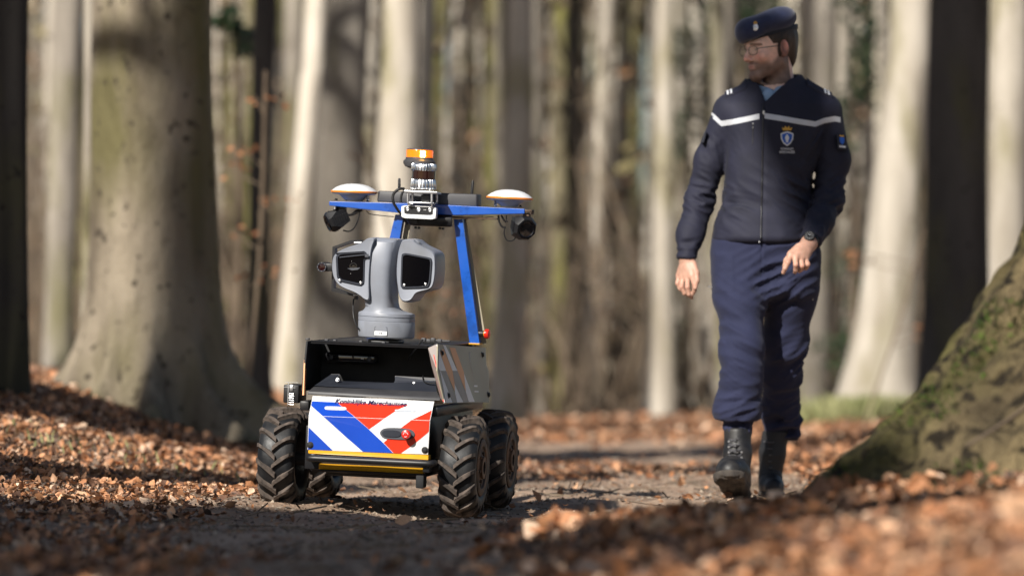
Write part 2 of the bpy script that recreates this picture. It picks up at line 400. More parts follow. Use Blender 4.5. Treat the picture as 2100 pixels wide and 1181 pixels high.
def terrain():
    ys = np.concatenate([np.arange(-30, 6, 2.), np.arange(6, 11, .06), np.arange(11, 18, .022), np.arange(18, 30, .09), np.arange(30, 60, .6), np.arange(60, 150, 5.), np.arange(150, 701, 50.)])
    xs = np.concatenate([-np.geomspace(3.1, 420, 26)[::-1], np.arange(-3, 3, .024), np.geomspace(3.1, 420, 26)])
    Xg, Yg = np.meshgrid(xs, ys); Z = ground_h(Xg, Yg)+fine(Xg, Yg)*((np.abs(Xg) < 3.2) & (Yg > 5) & (Yg < 40))
    V = np.stack([Xg, Yg, Z], -1).reshape(-1, 3); nx, ny = len(xs), len(ys)
    i = (np.arange(ny-1)[:, None]*nx+np.arange(nx-1)[None, :]).ravel()
    Q = np.stack([i, i+1, i+nx+1, i+nx], 1)
    o = link('ground', quads_mesh('ground', V, Q, True, M['soil'])); tag(o, 'trodden brown earth of the woodland path', kind='structure'); return o
terrain()

PAL = np.array([(.53, .245, .115), (.38, .165, .075), (.64, .375, .22), (.17, .085, .05), (.53, .27, .14), (.72, .51, .36), (.28, .15, .09), (.07, .04, .027)])
def leaf_templates(k=8):
    out = []
    r = np.random.default_rng(5)
    for q in range(k):
        L = np.linspace(-.5, .5, 4); Wd = np.array([.06, .30, .30, .05]); V = []
        cu, cl, tw = r.uniform(-1.1, 1.3), r.uniform(-.9, 1.3), r.uniform(-.9, .9)
        for i in range(4):
            for s in (-1, 0, 1):
                x = L[i]; y = s*Wd[i]; V.append((x, y, cu*x*x+cl*y*y*2.2+tw*x*y*2+r.normal()*.055))
        V = np.array(V); V[:, 2] -= V[:, 2].mean()
        F = np.array([(i*3+j, (i+1)*3+j, (i+1)*3+j+1, i*3+j+1) for i in range(3) for j in range(2)])
        out.append((V, F))
    return out
LT = leaf_templates()
def rotm(yaw, tilt, axis):
    cy, sy = np.cos(yaw), np.sin(yaw); ct, st = np.cos(tilt), np.sin(tilt); n = len(yaw)
    Rz = np.zeros((n, 3, 3)); Rz[:, 0, 0] = cy; Rz[:, 0, 1] = -sy; Rz[:, 1, 0] = sy; Rz[:, 1, 1] = cy; Rz[:, 2, 2] = 1
    ux, uy = np.cos(axis), np.sin(axis); R = np.zeros((n, 3, 3))
    R[:, 0, 0] = ct+ux*ux*(1-ct); R[:, 0, 1] = ux*uy*(1-ct); R[:, 0, 2] = uy*st
    R[:, 1, 0] = ux*uy*(1-ct); R[:, 1, 1] = ct+uy*uy*(1-ct); R[:, 1, 2] = -ux*st
    R[:, 2, 0] = -uy*st; R[:, 2, 1] = ux*st; R[:, 2, 2] = ct
    return R @ Rz
def scatter_leaves(P, size, r, tiltmax=.6, pal=PAL, pw=None):
    VV, FF, CC = [], [], []; off = 0; k = r.integers(0, len(LT), len(P))
    for q in range(len(LT)):
        m = k == q; n = int(m.sum())
        if not n: continue
        V, F = LT[q]; s = size[m]
        R = rotm(r.random(n)*6.28, np.abs(r.normal(size=n))*tiltmax, r.random(n)*6.28)
        v = np.einsum('nij,kj->nki', R, V)*s[:, None, None]+P[m][:, None, :]
        VV.append(v.reshape(-1, 3)); FF.append((F[None]+(np.arange(n)*len(V))[:, None, None]+off).reshape(-1, 4)); off += n*len(V)
        c = pal[r.choice(len(pal), n, p=pw)]*r.uniform(.75, 1.25, (n, 1)); CC.append(np.repeat(c, len(V), 0))
    return np.concatenate(VV), np.concatenate(FF), np.concatenate(CC)

def leaf_density(X, Y):
    """how much of the ground litter covers, 0..1"""
    left = sst((-.72-.02*(Y-14)-X+.35*np.sin(Y*.9)*.4)/.45)*(.25+.75*sst((Y-12.4)/1.0))
    right = sst((X-1.12-.01*(Y-15))/.25)*sst((Y-13)/2)
    fore = sst((X+.1-.16*(9.5-Y))/.7)*sst((11.0-Y)/1.2)
    heap = np.exp(-(((X-1.8)/.75)**2+((Y-11)/1.8)**2))
    back = sst((Y-27)/6)*.8
    patch = .5*np.exp(-(((X-.35)/.6)**2+((Y-19.5)/1.2)**2))
    d = np.maximum.reduce([left, right, fore, np.clip(heap*1.6, 0, 1), back, patch])
    return np.clip(d+.010, 0, 1)
def litter():
    r = np.random.default_rng(21)
    n = 330000; Y = 6.+(46-6.)*r.random(n)**1.35
    half = .135*Y+.5; X = r.uniform(-1, 1, n)*half
    keep = r.random(n) < leaf_density(X, Y); X, Y = X[keep], Y[keep]
    # keep a density near 450 leaves per square metre close by, fewer far away
    lim = np.clip(18/Y, .15, 1)*1.0; k2 = r.random(len(X)) < lim; X, Y = X[k2], Y[k2]
    P = np.stack([X, Y, ground_h(X, Y)+fine(X, Y)+.006+.022*r.random(len(X))], 1)
    size = np.clip(r.lognormal(-3.6, .42, len(X)), .009, .075)*np.where((Y > 11.5) & (Y < 17.5), .74, 1)*np.clip(Y/20, 1, 2.0)
    V, F, C = scatter_leaves(P, size, r, .85, PAL, np.array([.16, .14, .10, .16, .13, .08, .12, .11]))
    tag(link('leaf_litter', quads_mesh('leaf_litter', V, F, False, M['leaf'], C)), 'dry orange-brown beech leaves strewn over the bank and path edges', 'leaf litter', kind='stuff')
    # shredded bits, grit and short sticks trodden into the path
    n = 46000; Y = 9+(24-9)*r.random(n)**1.2; X = r.uniform(-1, 1, n)*(.128*Y+.2)
    P = np.stack([X, Y, ground_h(X, Y)+fine(X, Y)+.001+.003*r.random(n)], 1)
    pal = np.array([(.36, .28, .21), (.24, .17, .12), (.46, .37, .28), (.15, .10, .07), (.36, .20, .11), (.30, .24, .19)])
    # small tetra-like clods
    T = np.array([(-.5, -.35, -.3), (.5, -.3, -.3), (.05, .5, -.3), (0.05, 0, .45)]); F4 = np.array([(0, 1, 3), (1, 2, 3), (2, 0, 3)])
    s = r.uniform(.004, .016, n)*np.where(r.random(n) < .05, 1.7, 1); st = np.stack([s*r.uniform(.7, 2.4, n), s, s*r.uniform(.4, .9, n)], 1)
    R = rotm(r.random(n)*6.28, r.normal(size=n)*.25, r.random(n)*6.28)
    v = np.einsum('nij,nkj->nki', R, T[None]*st[:, None, :])+P[:, None, :]
    F = (F4[None]+(np.arange(n)*4)[:, None, None]).reshape(-1, 3); C = np.repeat(pal[r.integers(0, 6, n)]*r.uniform(.7, 1.2, (n, 1)), 4, 0)
    tag(link('path_crumbs', quads_mesh('path_crumbs', v.reshape(-1, 3), F, False, M['crumb'], C)), 'grit, clods and leaf crumbs trodden into the path', 'grit', kind='stuff')
    n = 900; Y = 9+(20-9)*r.random(n); X = r.uniform(-1, 1, n)*(.128*Y+.2); V = []; F = []
    for i in range(n):
        L = r.uniform(.03, .16); a = r.random()*6.28; w = r.uniform(.0012, .003); z = gh(X[i], Y[i])+float(fine(X[i], Y[i])); k = len(V); dx, dy = math.cos(a)*L/2, math.sin(a)*L/2; h = r.uniform(.004, .03)
        V += [(X[i]-dx-w*math.sin(a), Y[i]-dy+w*math.cos(a), z+.004), (X[i]-dx+w*math.sin(a), Y[i]-dy-w*math.cos(a), z+.004), (X[i]-dx, Y[i]-dy, z+.004+2*w), (X[i]+dx-w*math.sin(a), Y[i]+dy+w*math.cos(a), z+h), (X[i]+dx+w*math.sin(a), Y[i]+dy-w*math.cos(a), z+h), (X[i]+dx, Y[i]+dy, z+h+2*w)]
        F += [(k, k+1, k+4, k+3), (k+1, k+2, k+5, k+4), (k+2, k, k+3, k+5)]
    tag(link('fallen_twigs', mesh_from('fallen_twigs', V, F, False, M['twig'])), 'thin dead twigs scattered over litter and path', 'twigs', kind='stuff')
    # the leaves that show largest lie as single objects
    protos = []
    for q in range(8):
        V, F = LT[q]; c = PAL[[0, 4, 2, 5, 1, 6, 0, 2][q]]
        protos.append(quads_mesh('fallen_leaf', V, F, True, M['leaf'], np.repeat(c[None], len(V), 0)))
    for i in range(220):
        if i < 150:
            Y_ = r.uniform(7.6, 10.6); X_ = r.uniform(.0, .125*Y_)
            sz = r.uniform(.06, .11)
        else:
            Y_ = r.uniform(12.8, 17); X_ = r.uniform(-.124*Y_, -.75) if r.random() < .72 else r.uniform(-.5, 1.3)
            sz = r.uniform(.045, .07)
        if Y_ > 12 and abs(X_-ROBX) < .5 and abs(Y_-ROBY) < .7: continue
        me = protos[r.integers(0, 8)]
        o = link('fallen_leaf', me, None, (X_, Y_, gh(X_, Y_)+float(fine(X_, Y_))+.022), (r.normal()*.6, r.normal()*.6, r.random()*6.28))
        o.scale = (sz, sz, sz)
        if i < 150: tag(o, 'large curled brown leaf in the blurred heap in the right foreground', 'leaf', 'large leaves in the right foreground')
        else: tag(o, 'large dry leaf lying on the path or its left bank', 'leaf', 'large leaves along the path')
litter()
# ------------------------------------------------------------------ trees
def trunk_geo(path, rad, n=28, flare=None, seed=0, bumps=.03, step=.16):
    """path: list of points (world-relative), rad: radius at each; flare=(height, amount, lobes)"""
    zz = [p[2] for p in path]; zs = np.concatenate([np.arange(zz[0], min(zz[0]+3.2, zz[-1]), .09), np.arange(zz[0]+3.2, zz[-1]+.2, .45)])
    def sm(v):
        f = np.interp(zs, zz, v); k = 9; g = np.pad(f, k, mode='reflect', reflect_type='odd'); w = np.hanning(2*k+1); return np.convolve(g, w/w.sum(), 'valid')
    xs_, ys_, R = sm([p[0] for p in path]), sm([p[1] for p in path]), sm(rad); P = [Vector((xs_[i], ys_[i], zs[i])) for i in range(len(zs))]
    rr = np.random.default_rng(seed); V = []
    z0 = P[0].z
    ph = rr.random(8)*6.28
    for i, p in enumerate(P):
        for k in range(n):
            a = 2*PI*k/n; r = R[i]; h = p.z-z0
            g = 1+bumps*math.sin(2*a+ph[0]+h*.9)+bumps*.8*math.sin(3*a+ph[1]-h*1.3)+bumps*.5*math.sin(5*a+ph[2]+h*3)
            if flare:
                fh, fa, lobes = flare; e = math.exp(-h/fh); s = 0
                for (la, lw, ls) in lobes:
                    d = (a-la+PI) % (2*PI)-PI; s += ls*math.exp(-(d/lw)**2)
                g += fa*(e*.35+e*s*math.exp(-h/fh*.7)*1.2)+(e*(.07*math.sin(7*a+ph[3]+h*.8)+.05*math.sin(11*a+ph[4]-h*1.5)) if n > 60 else 0)
            V.append((p.x+math.cos(a)*r*g, p.y+math.sin(a)*r*g, p.z))
    F = [(i*n+k, i*n+(k+1) % n, (i+1)*n+(k+1) % n, (i+1)*n+k) for i in range(len(P)-1) for k in range(n)]
    F.append(tuple(range((len(P)-1)*n, len(P)*n)))
    return V, F
def limb_set(b, base, direction, length, r0, rnd, depth=3, n=5):
    """recursive bare branches added to the builder"""
    pts = [Vector(base)]; d = Vector(direction).normalized(); seg = 4; rr = [r0]
    for i in range(seg):
        d = (d+Vector((rnd.uniform(-.22, .22), rnd.uniform(-.22, .22), rnd.uniform(-.05, .22)))).normalized()
        pts.append(pts[-1]+d*length/seg); rr.append(r0*(1-.78*(i+1)/seg))
    b.tube(pts, rr, n, cap=False)
    if depth > 0:
        for i in range(1, seg+1):
            for _ in range(2 if depth > 1 else 1):
                a = rnd.uniform(0, 6.28); e = (d+Vector((math.cos(a), math.sin(a), rnd.uniform(-.1, .6)))*.9).normalized()
                limb_set(b, pts[i], e, length*rnd.uniform(.38, .6), rr[i]*.55, rnd, depth-1, max(3, n-1))
def px(x, y, Y):   # pixel of the photograph at depth Y -> world
    return Vector(((x-HX)/FPX*Y, Y, CAMH+(HY-y)/FPX*Y))
def tree(name, Y, pts, matname, label, group=None, H=13., flare=None, seed=0, crown=True, n=26, sink=.12, bumps=.03, cat='tree'):
    """pts: (photo x centre, photo y, photo width) from the foot up to the frame top; the trunk goes on upward beyond"""
    c = [px(a, y, Y) for a, y, w in pts]; r = [w/2/FPX*Y for a, y, w in pts]
    base = c[0].copy(); base.z = gh(base.x, base.y)
    c[0].z = base.z-sink
    # go on above the frame with the lean easing off
    d = c[-1]-c[-2]; d = Vector((d.x/d.z*.5, 0, 1)); top = c[-1]
    rest = H-(top.z-base.z)
    if rest > 1:
        c.append(top+Vector((d.x*rest*.5, .1*rest*.3, rest*.5))); r.append(r[-1]*.85)
        c.append(c[-2]+Vector((d.x*rest, -.1*rest*.2, rest))); r.append(r[-2]*.5)
    root = empty(name, base, label, cat, group)
    V, F = trunk_geo([p-base for p in c], r, n, flare, seed, bumps)
    me = mesh_from('trunk', V, F, True, M[matname]); link('trunk', me, root)
    if crown:
        rnd = random.Random(seed); b = B(); P = [p-base for p in c]
        for k in range(5):
            t = .5+.5*k/5; hgt = P[-1].z*t
            q = P[-2].lerp(P[-1], max(0, min(1, (hgt-P[-2].z)/(P[-1].z-P[-2].z+1e-6)))) if hgt > P[-2].z else P[-3].lerp(P[-2], max(0, (hgt-P[-3].z)/(P[-2].z-P[-3].z+1e-6)))
            a = rnd.uniform(0, 6.28); limb_set(b, q, (math.cos(a), math.sin(a), .9), rnd.uniform(2.2, 4), r[-1]*.8, rnd, 2, 5)
        b.obj('crown', M['twig'], root, smooth=60)
    return root

F1 = (.35, 1.0, [(.3, .5, .6), (2.0, .4, .8), (3.6, .5, .7), (5.0, .4, .6)])
def FL(h, a, seed):
    r = random.Random(seed); return (h, a, [(r.uniform(0, 6.28), r.uniform(.3, .6), r.uniform(.4, .9)) for _ in range(5)])
# the old beech on the left, its buttress roots spreading over the bank
tree('beech_tree', 21., [(312, 850, 262), (308, 640, 256), (312, 400, 252), (314, 200, 250), (318, 0, 246)], 'bark_big',
     'massive old beech on the left bank with buttress roots, its right side shaded', n=140, seed=2, H=16, bumps=.045,
     flare=(.30, 1.15, [(6.05, .22, 1.75), (5.42, .12, 1.0), (4.80, .14, 1.75), (4.20, .11, 1.1), (3.65, .13, 1.3), (3.15, .24, 1.65), (1.5, .6, .8)]), sink=.12)
T = [
 (19., [(20, 840, 78), (18, 400, 70), (22, 0, 70)], 'bark_dark_shaded', 'dark shaded trunk cut off by the left edge of the photo'),
 (34., [(118, 860, 66), (122, 600, 58), (128, 350, 60), (140, 0, 62)], 'bark_grey', 'slim pale trunk between the dark left-edge trunk and the massive beech'),
 (29., [(528, 850, 60), (530, 600, 42), (535, 300, 44), (545, 0, 48)], 'bark_dark_shaded', 'straight shaded dark blue-grey trunk just right of the massive beech'),
 (40., [(588, 850, 70), (602, 600, 48), (628, 300, 46), (648, 0, 44)], 'bark_pale', 'slim pale trunk leaning right, immediately left of the thick dappled trunk'),
 (33., [(672, 880, 150), (684, 640, 116), (697, 350, 100), (714, 0, 88)], 'bark_grey', 'thick leaning beech behind the left of the robot, crossed by curved branch shadows'),
 (38., [(790, 880, 100), (806, 500, 82), (815, 250, 80), (823, 0, 74)], 'bark_pale', 'thick pale beech rising behind the flashing amber beacon'),
 (50., [(850, 880, 40), (868, 400, 34), (880, 0, 32)], 'bark_dark_shaded', 'thin dark trunk right of the pale beech behind the beacon'),
 (58., [(1000, 880, 46), (1012, 400, 38), (1020, 0, 38)], 'bark_olive', 'olive trunk rising above the right dish antenna of the robot'),
 (40., [(1036, 880, 84), (1050, 600, 60), (1060, 380, 60), (1066, 200, 54), (1068, 0, 50)], 'bark_pale', 'tall pale gently curved beech just right of the robot'),
 (55., [(1150, 880, 40), (1156, 500, 26), (1163, 250, 24), (1166, 0, 22)], 'bark_olive', 'thin greenish trunk standing alone in mid picture, right of the curved pale beech'),
 (52., [(1205, 880, 58), (1216, 600, 40), (1228, 300, 36), (1244, 0, 32)], 'bark_pale', 'slender pale wavy trunk right of the thin greenish one'),
 (60., [(1262, 880, 44), (1258, 600, 34), (1272, 300, 32), (1282, 0, 26)], 'bark_grey', 'slender grey trunk with a kink beside the pale wavy trunk'),
 (46., [(1352, 885, 66), (1355, 600, 54), (1360, 300, 52), (1362, 0, 46)], 'bark_pale', 'straight pale beech midway between the robot and the officer'),
 (48., [(1470, 885, 84), (1462, 600, 66), (1478, 300, 58), (1486, 0, 58)], 'bark_grey', 'grey trunk directly behind the right arm of the officer'),
 (44., [(1664, 885, 70), (1670, 600, 58), (1682, 300, 52), (1696, 0, 50)], 'bark_grey', 'grey trunk emerging behind the left elbow of the officer'),
 (36., [(1782, 900, 170), (1822, 620, 116), (1848, 300, 104), (1872, 0, 84)], 'bark_pale', 'thick pale beech leaning right, right of the officer, with grass at its foot'),
 (27., [(1952, 900, 150), (1960, 600, 128), (1964, 300, 122), (1970, 0, 124)], 'bark_dark_shaded', 'broad dark trunk behind the mossy root'),
 (37., [(2058, 900, 96), (2062, 500, 82), (2068, 250, 80), (2072, 0, 80)], 'bark_pale', 'pale trunk at the right edge of the photo above the mossy root'),
 (24., [(176, 860, 26), (180, 400, 24), (186, 200, 26), (184, 0, 26)], 'bark_pale', 'thin white stem hugging the left side of the massive beech'),
]
for i, (Y, pts, mm, lab) in enumerate(T):
    w = pts[0][2]
    tree('beech_tree', Y, pts, mm, lab, n=30, seed=20+i, H=15+(i % 4), flare=FL(.3, .35 if w < 100 else .6, i), crown=(Y > 30))

# the great mossy root flare at the right edge, close to the camera
def mossy_tree():
    base = Vector((1.84, 11.0, .22))
    root = empty('beech_tree', base, 'huge leaning mossy beech foot filling the lower right corner', 'tree')
    prof = [(-.35, 1.28), (-.11, 1.06), (.02, .92), (.15, .80), (.28, .715), (.40, .635), (.53, .565), (.68, .50), (.9, .43), (1.2, .37), (2, .32), (4, .30), (9, .26), (14, .14)]
    n = 260; V = []; zs = []
    hs = np.concatenate([np.arange(-.35, 1.3, .018), np.arange(1.3, 3, .1), np.arange(3, 14, .5)])
    ph = np.random.default_rng(4).random(6)*6.28
    for h in hs:
        r = np.interp(h, [p[0] for p in prof], [p[1] for p in prof]); e = math.exp(-max(h, 0)/.45)
        for k in range(n):
            a = 2*PI*k/n
            g = 1+e*(.10*math.sin(4*a+ph[0]+h)+.05*math.sin(7*a+ph[1]))+.02*math.sin(3*a+ph[2])
            g += .030*math.sin(23*a+4*math.sin(h*5)+ph[3])*math.sin(h*23+3*math.sin(a*9))+.010*math.sin(41*a+h*9+3*math.sin(h*14))
            q = r*g+.03*mnoise.noise((math.cos(a)*r*9, math.sin(a)*r*14, h*8))
            V.append((math.cos(a)*q+.06*max(h, 0), math.sin(a)*q, h))
    m = len(hs); F = [(i*n+k, i*n+(k+1) % n, (i+1)*n+(k+1) % n, (i+1)*n+k) for i in range(m-1) for k in range(n)]
    o = link('trunk', mesh_from('trunk', V, F, True, M['bark_moss']), root)
    # moss cushions: short tufts on the upward faces of the roots
    r = np.random.default_rng(9); me = o.data; cs = []; 
    for p in me.polygons:
        c = p.center; nn = p.normal
        if c.z < .40 and c.z > -.05 and nn.y < -.35:
            v = mnoise.noise((c.x*3.1+5, c.y*3.1, c.z*4.2))+.35*mnoise.noise((c.x*12, c.y*12, c.z*12))
            if v > (.02 if c.z < .25 else .2): cs.append((c[:], nn[:], v))
    Vm, Fm = [], []
    for (c, nn, v) in cs:
        for _ in range(5):
            s = .006+.006*r.random(); d = Vector(nn)+Vector(r.normal(size=3))*.6; d.normalize(); t = d.orthogonal().normalized()*s*.5
            b0 = Vector(c)+Vector(r.normal(size=3))*.008; k = len(Vm)
            Vm += [b0-t, b0+t, b0+d*s*1.4+Vector((0, 0, .004))]; Fm.append((k, k+1, k+2))
    if Vm: link('moss', mesh_from('moss', Vm, Fm, False, M['moss']), root)['kind'] = 'stuff'
    # ivy stem and leaves at the foot
    def onsurf(a, h):
        i = int(np.argmin(np.abs(hs-h))); k = int(a/(2*PI)*n) % n; return Vector(V[i*n+k])
    b = B(); pts = [onsurf(PI*1.22+.10*math.sin(t*3)+t*.16, .05+.62*t)+Vector((0, -.012, 0)) for t in np.linspace(0, 1, 9)]
    b.tube(spline(pts, 4), .004, 6); b.obj('ivy_stem', M['twig'], root, smooth=60)
    b = B(); pts = [onsurf(PI*1.36-.2*t, .0+.3*t)+Vector((0, -.012, 0)) for t in np.linspace(0, 1, 6)]
    b.tube(spline(pts, 4), .004, 6); b.obj('ivy_stem', M['twig'], root, smooth=60)
    rb = B(); rnd = random.Random(3)
    for k in range(4):
        a = rnd.uniform(0, 6.28); limb_set(rb, (.5, 0, 7+k*1.5), (math.cos(a), math.sin(a), .9), 3.5, .12, rnd, 2, 5)
    rb.obj('crown', M['twig'], root, smooth=60)
    for i in range(9):   # ivy leaves in the litter against the root
        pxx, pyy, YY = [(1640, 1118, 9.3), (1950, 1010, 9.8), (2030, 1020, 9.6), (1975, 1080, 9.2), (2048, 1060, 9.4), (1920, 1000, 9.9), (2010, 990, 9.9), (1800, 1095, 9.2), (2085, 1130, 8.8)][i]
        p = px(pxx, pyy, YY); p.z = max(p.z, gh(p.x, p.y)+.02)
        s = .05; pr = [Vector(q)*s for q in [(0, -.5, 0), (.35, -.55, .05), (.62, -.1, .1), (.35, .05, .06), (.3, .4, .04), (0, .75, .02), (-.3, .4, .04), (-.35, .05, .06), (-.62, -.1, .1), (-.35, -.55, .05)]]
        V2 = [Vector((0, 0, -.01))]+pr; F2 = [(0, j, j % 10+1) for j in range(1, 11)]
        o = link('ivy_leaf', mesh_from('ivy_leaf', V2, F2, True, M['ivy']), None, p, (rnd.uniform(.3, 1.2), rnd.uniform(-.5, .5), rnd.uniform(0, 6.28)))
        tag(o, 'dark green ivy leaf in the litter below the mossy root', 'leaf', 'ivy leaves by the mossy root')
mossy_tree()

# further trunks one can still tell apart
def midwood():
    r = random.Random(31); protos = []
    for k in range(6):
        H = 16; V, F = trunk_geo([Vector((0, 0, -.3)), Vector((r.uniform(-.15, .15), 0, 2)), Vector((r.uniform(-.3, .3), 0, 5)), Vector((r.uniform(-.6, .6), 0, 10)), Vector((r.uniform(-.8, .8), 0, H))],
                                 [.19, .155, .14, .12, .05], 12, FL(.3, .4, k), k)
        m = ['bark_pale', 'bark_grey', 'bark_olive', 'bark_pale', 'bark_pale', 'bark_dark_shaded'][k]
        me = mesh_from('trunk', V, F, True, M[m]); b = B()
        for q in range(4):
            a = r.uniform(0, 6.28); limb_set(b, (0, 0, 5+q*2), (math.cos(a), math.sin(a), .8), 2.6, .06, r, 1, 3)
        cm = mesh_from('crown', b.V, b.F, False, M['twig']); protos.append((me, cm))
    names = ['pale', 'grey', 'olive-green', 'pale', 'pale', 'dark']
    n = 0; tries = 0; used = []
    while n < 215 and tries < 9000:
        tries += 1; Y = r.uniform(41, 96); X = r.uniform(-.125, .125)*Y
        if n > 190: X = r.choice([-1, 1])*r.uniform(.135, .3)*Y
        if any(abs(X/Y-u) < .0010 for u in used): continue
        if -.035 < X/Y < .04 and Y < 50: continue
        used.append(X/Y); k = r.randrange(6); me, cm = protos[k]; s = r.uniform(.45, 1.25)*(1 if k != 5 else .7)
        xp = HX+FPX*X/Y
        zone = next(t for lim, t in ((500, 'behind the massive left beech'), (760, 'left of the amber beacon'), (1000, 'between the beacon and the right dish antenna'), (1190, 'between the curved pale beech and the slender wavy trunk'), (1420, 'just left of the officer'), (1700, 'behind the officer'), (2100, 'right of the officer'), (9e9, 'beyond the frame')) if xp < lim)
        if xp < 0: zone = 'beyond the frame'
        o = empty('woodland_tree', (X, Y, gh(X, Y)), 'slim %s trunk far back, blurred, %s' % (names[k], zone), 'tree', 'slim %s trunks far back %s' % (names[k], zone), (r.uniform(-.02, .02), r.uniform(-.04, .04), r.uniform(0, 6.28)))
        o.scale = (s, s, 1); link('trunk', me, o); link('crown', cm, o); n += 1
midwood()

# far wood and brush: nobody could count it
def farwood():
    r = random.Random(8)
    for lab, m, N, y0, y1, rad in (('distant pale trunks closing off the wood', 'bark_pale', 170, 85, 190, .16), ('distant brown trunks closing off the wood', 'bark_olive', 170, 80, 190, .12)):
        b = B()
        for i in range(N):
            Y = r.uniform(y0, y1); X = r.uniform(-.17, .17)*Y; z = gh(X, Y); l = r.uniform(-.9, .9); R = rad*r.uniform(.6, 1.5)
            b.tube([(X, Y, z-.5), (X+l*.3, Y, z+6), (X+l, Y, z+14), (X+l*1.4, Y, z+22)], [R, R*.85, R*.7, R*.3], 5, cap=False)
        tag(b.obj('distant_wood', M[m], smooth=60), lab, 'woodland', kind='stuff')
    # bare underwood: fans of thin stems and twigs
    rr = np.random.default_rng(17); V = []; F = []
    def strip(p, d, L, w):
        d = d/np.linalg.norm(d); s = np.cross(d, (0.1, -1, 0)); s = s/np.linalg.norm(s)*w; q = np.cross(d, s)
        k = len(V); V.extend([p-s, p+s, p+q, p+d*L]); F.extend([(k, k+1, k+3), (k+1, k+2, k+3), (k+2, k, k+3)])
    for i in range(1300):
        Y = rr.uniform(45, 110)**1.0; X = rr.uniform(-.135, .135)*Y
        if -.01 < X/Y < .045 and Y < 46: continue
        z = gh(X, Y); hgt = rr.uniform(.8, 5.5)
        base = np.array([X, Y, z])
        for k in range(rr.integers(2, 5)):
            d = np.array([rr.normal()*.22, rr.normal()*.2, 1.]); L = hgt*rr.uniform(.6, 1.1); w = .008+.005*hgt*rr.random()
            strip(base, d, L, w)
            for q in range(rr.integers(3, 8)):
                t = rr.uniform(.15, .95); e = np.array([rr.normal(), rr.normal(), .7+rr.random()])
                strip(base+d/np.linalg.norm(d)*L*t, e, rr.uniform(.3, 1.4), w*.5)
    V = np.array(V); F = np.array(F)
    tag(link('brushwood', quads_mesh('brushwood', V, F, False, M['twig'])), 'tangle of bare brown saplings and twigs between the far trunks', 'brushwood', kind='stuff')
    # dead leaves still hanging on the underwood, and a few green ivy masses
    n = 14000; Y = rr.uniform(52, 115, n); X = rr.uniform(-.135, .135, n)*Y
    z = ground_h(X, Y)+rr.random(n)**2.0*7.0+.1
    cl = np.sin(X*1.3+Y*.3)*np.sin(Y*.9)+rr.normal(size=n)*.6; k = (cl > -.1) & ~((X/Y > -.02) & (X/Y < .05) & (Y < 46)); X, Y, z = X[k], Y[k], z[k]
    pal = np.array([(.30, .17, .09), (.40, .27, .15), (.20, .12, .07), (.30, .25, .11), (.50, .4, .27), (.12, .08, .05), (.22, .21, .08)])
    Vl, Fl, Cl = scatter_leaves(np.stack([X, Y, z], 1), rr.uniform(.10, .26, len(X)), rr, 1.4, pal)
    tag(link('hanging_dead_leaves', quads_mesh('hanging_dead_leaves', Vl, Fl, False, M['leaf'], Cl)), 'withered tan leaves clinging to the underwood in the background', 'foliage', kind='stuff')
farwood()

def leaf_blob(b, c, rad, n, s, rnd):
    for i in range(n):
        p = Vector((rnd.gauss(0, 1), rnd.gauss(0, 1), rnd.gauss(0, 1)))*.5; p = Vector((p.x*rad[0], p.y*rad[1], p.z*rad[2]))+Vector(c)
        d = Vector((rnd.gauss(0, 1), rnd.gauss(0, 1), rnd.gauss(0, 1))).normalized(); t = d.orthogonal().normalized(); q = d.cross(t)
        k = len(b.V); u = s*rnd.uniform(.6, 1.3); b.V += [tuple(p-t*u*.4), tuple(p+d*u*.5), tuple(p+t*u*.4), tuple(p-d*u*.5)]; b.F.append((k, k+1, k+2, k+3))
def shrub(Y, x, y0, y1, w, m, label, seed, cat='shrub', name='ivy_bush', n=500, s=.09):
    rnd = random.Random(seed); a = px(x, y1, Y); base = Vector((a.x, Y, gh(a.x, Y))); top = px(x, y0, Y)
    root = empty(name, base, label, cat); b = B(); st = B()
    h0 = a.z-base.z; h1 = top.z-base.z
    for k in range(6):
        t = (k+.5)/6; z = h0+(h1-h0)*t
        leaf_blob(b, (rnd.uniform(-.2, .2), rnd.uniform(-.2, .2), z), (w, w, (h1-h0)*.16), n//6, s, rnd)
    st.tube([(0, 0, -.1), (.05, 0, h1*.5), (0, .05, h1*.95)], [.04, .03, .01], 6)
    b.obj('foliage', M[m], root); st.obj('stem', M['twig'], root, smooth=60)
shrub(47, 1408, 60, 330, .26, 'ivy', 'dark ivy clump behind the right shoulder of the officer', 1, n=420)
shrub(50, 1520, -20, 60, .5, 'ivy', 'dark ivy clump above the officer at the top of the photo', 2, n=400)
shrub(42, 1745, -20, 330, .16, 'ivy', 'dark ivy-clad pole right of the head of the officer', 3, n=420)
shrub(43, 1765, 520, 760, .30, 'ivy', 'dark green ivy clump between the officer and the thick leaning pale beech', 4, n=420)
shrub(47, 1375, 560, 880, .10, 'ivy', 'green ivy climbing beside the straight pale beech', 5, n=200)
shrub(31, 480, 20, 120, .12, 'ivy', 'small dark green ivy clump at the upper right of the massive beech', 6, n=160)

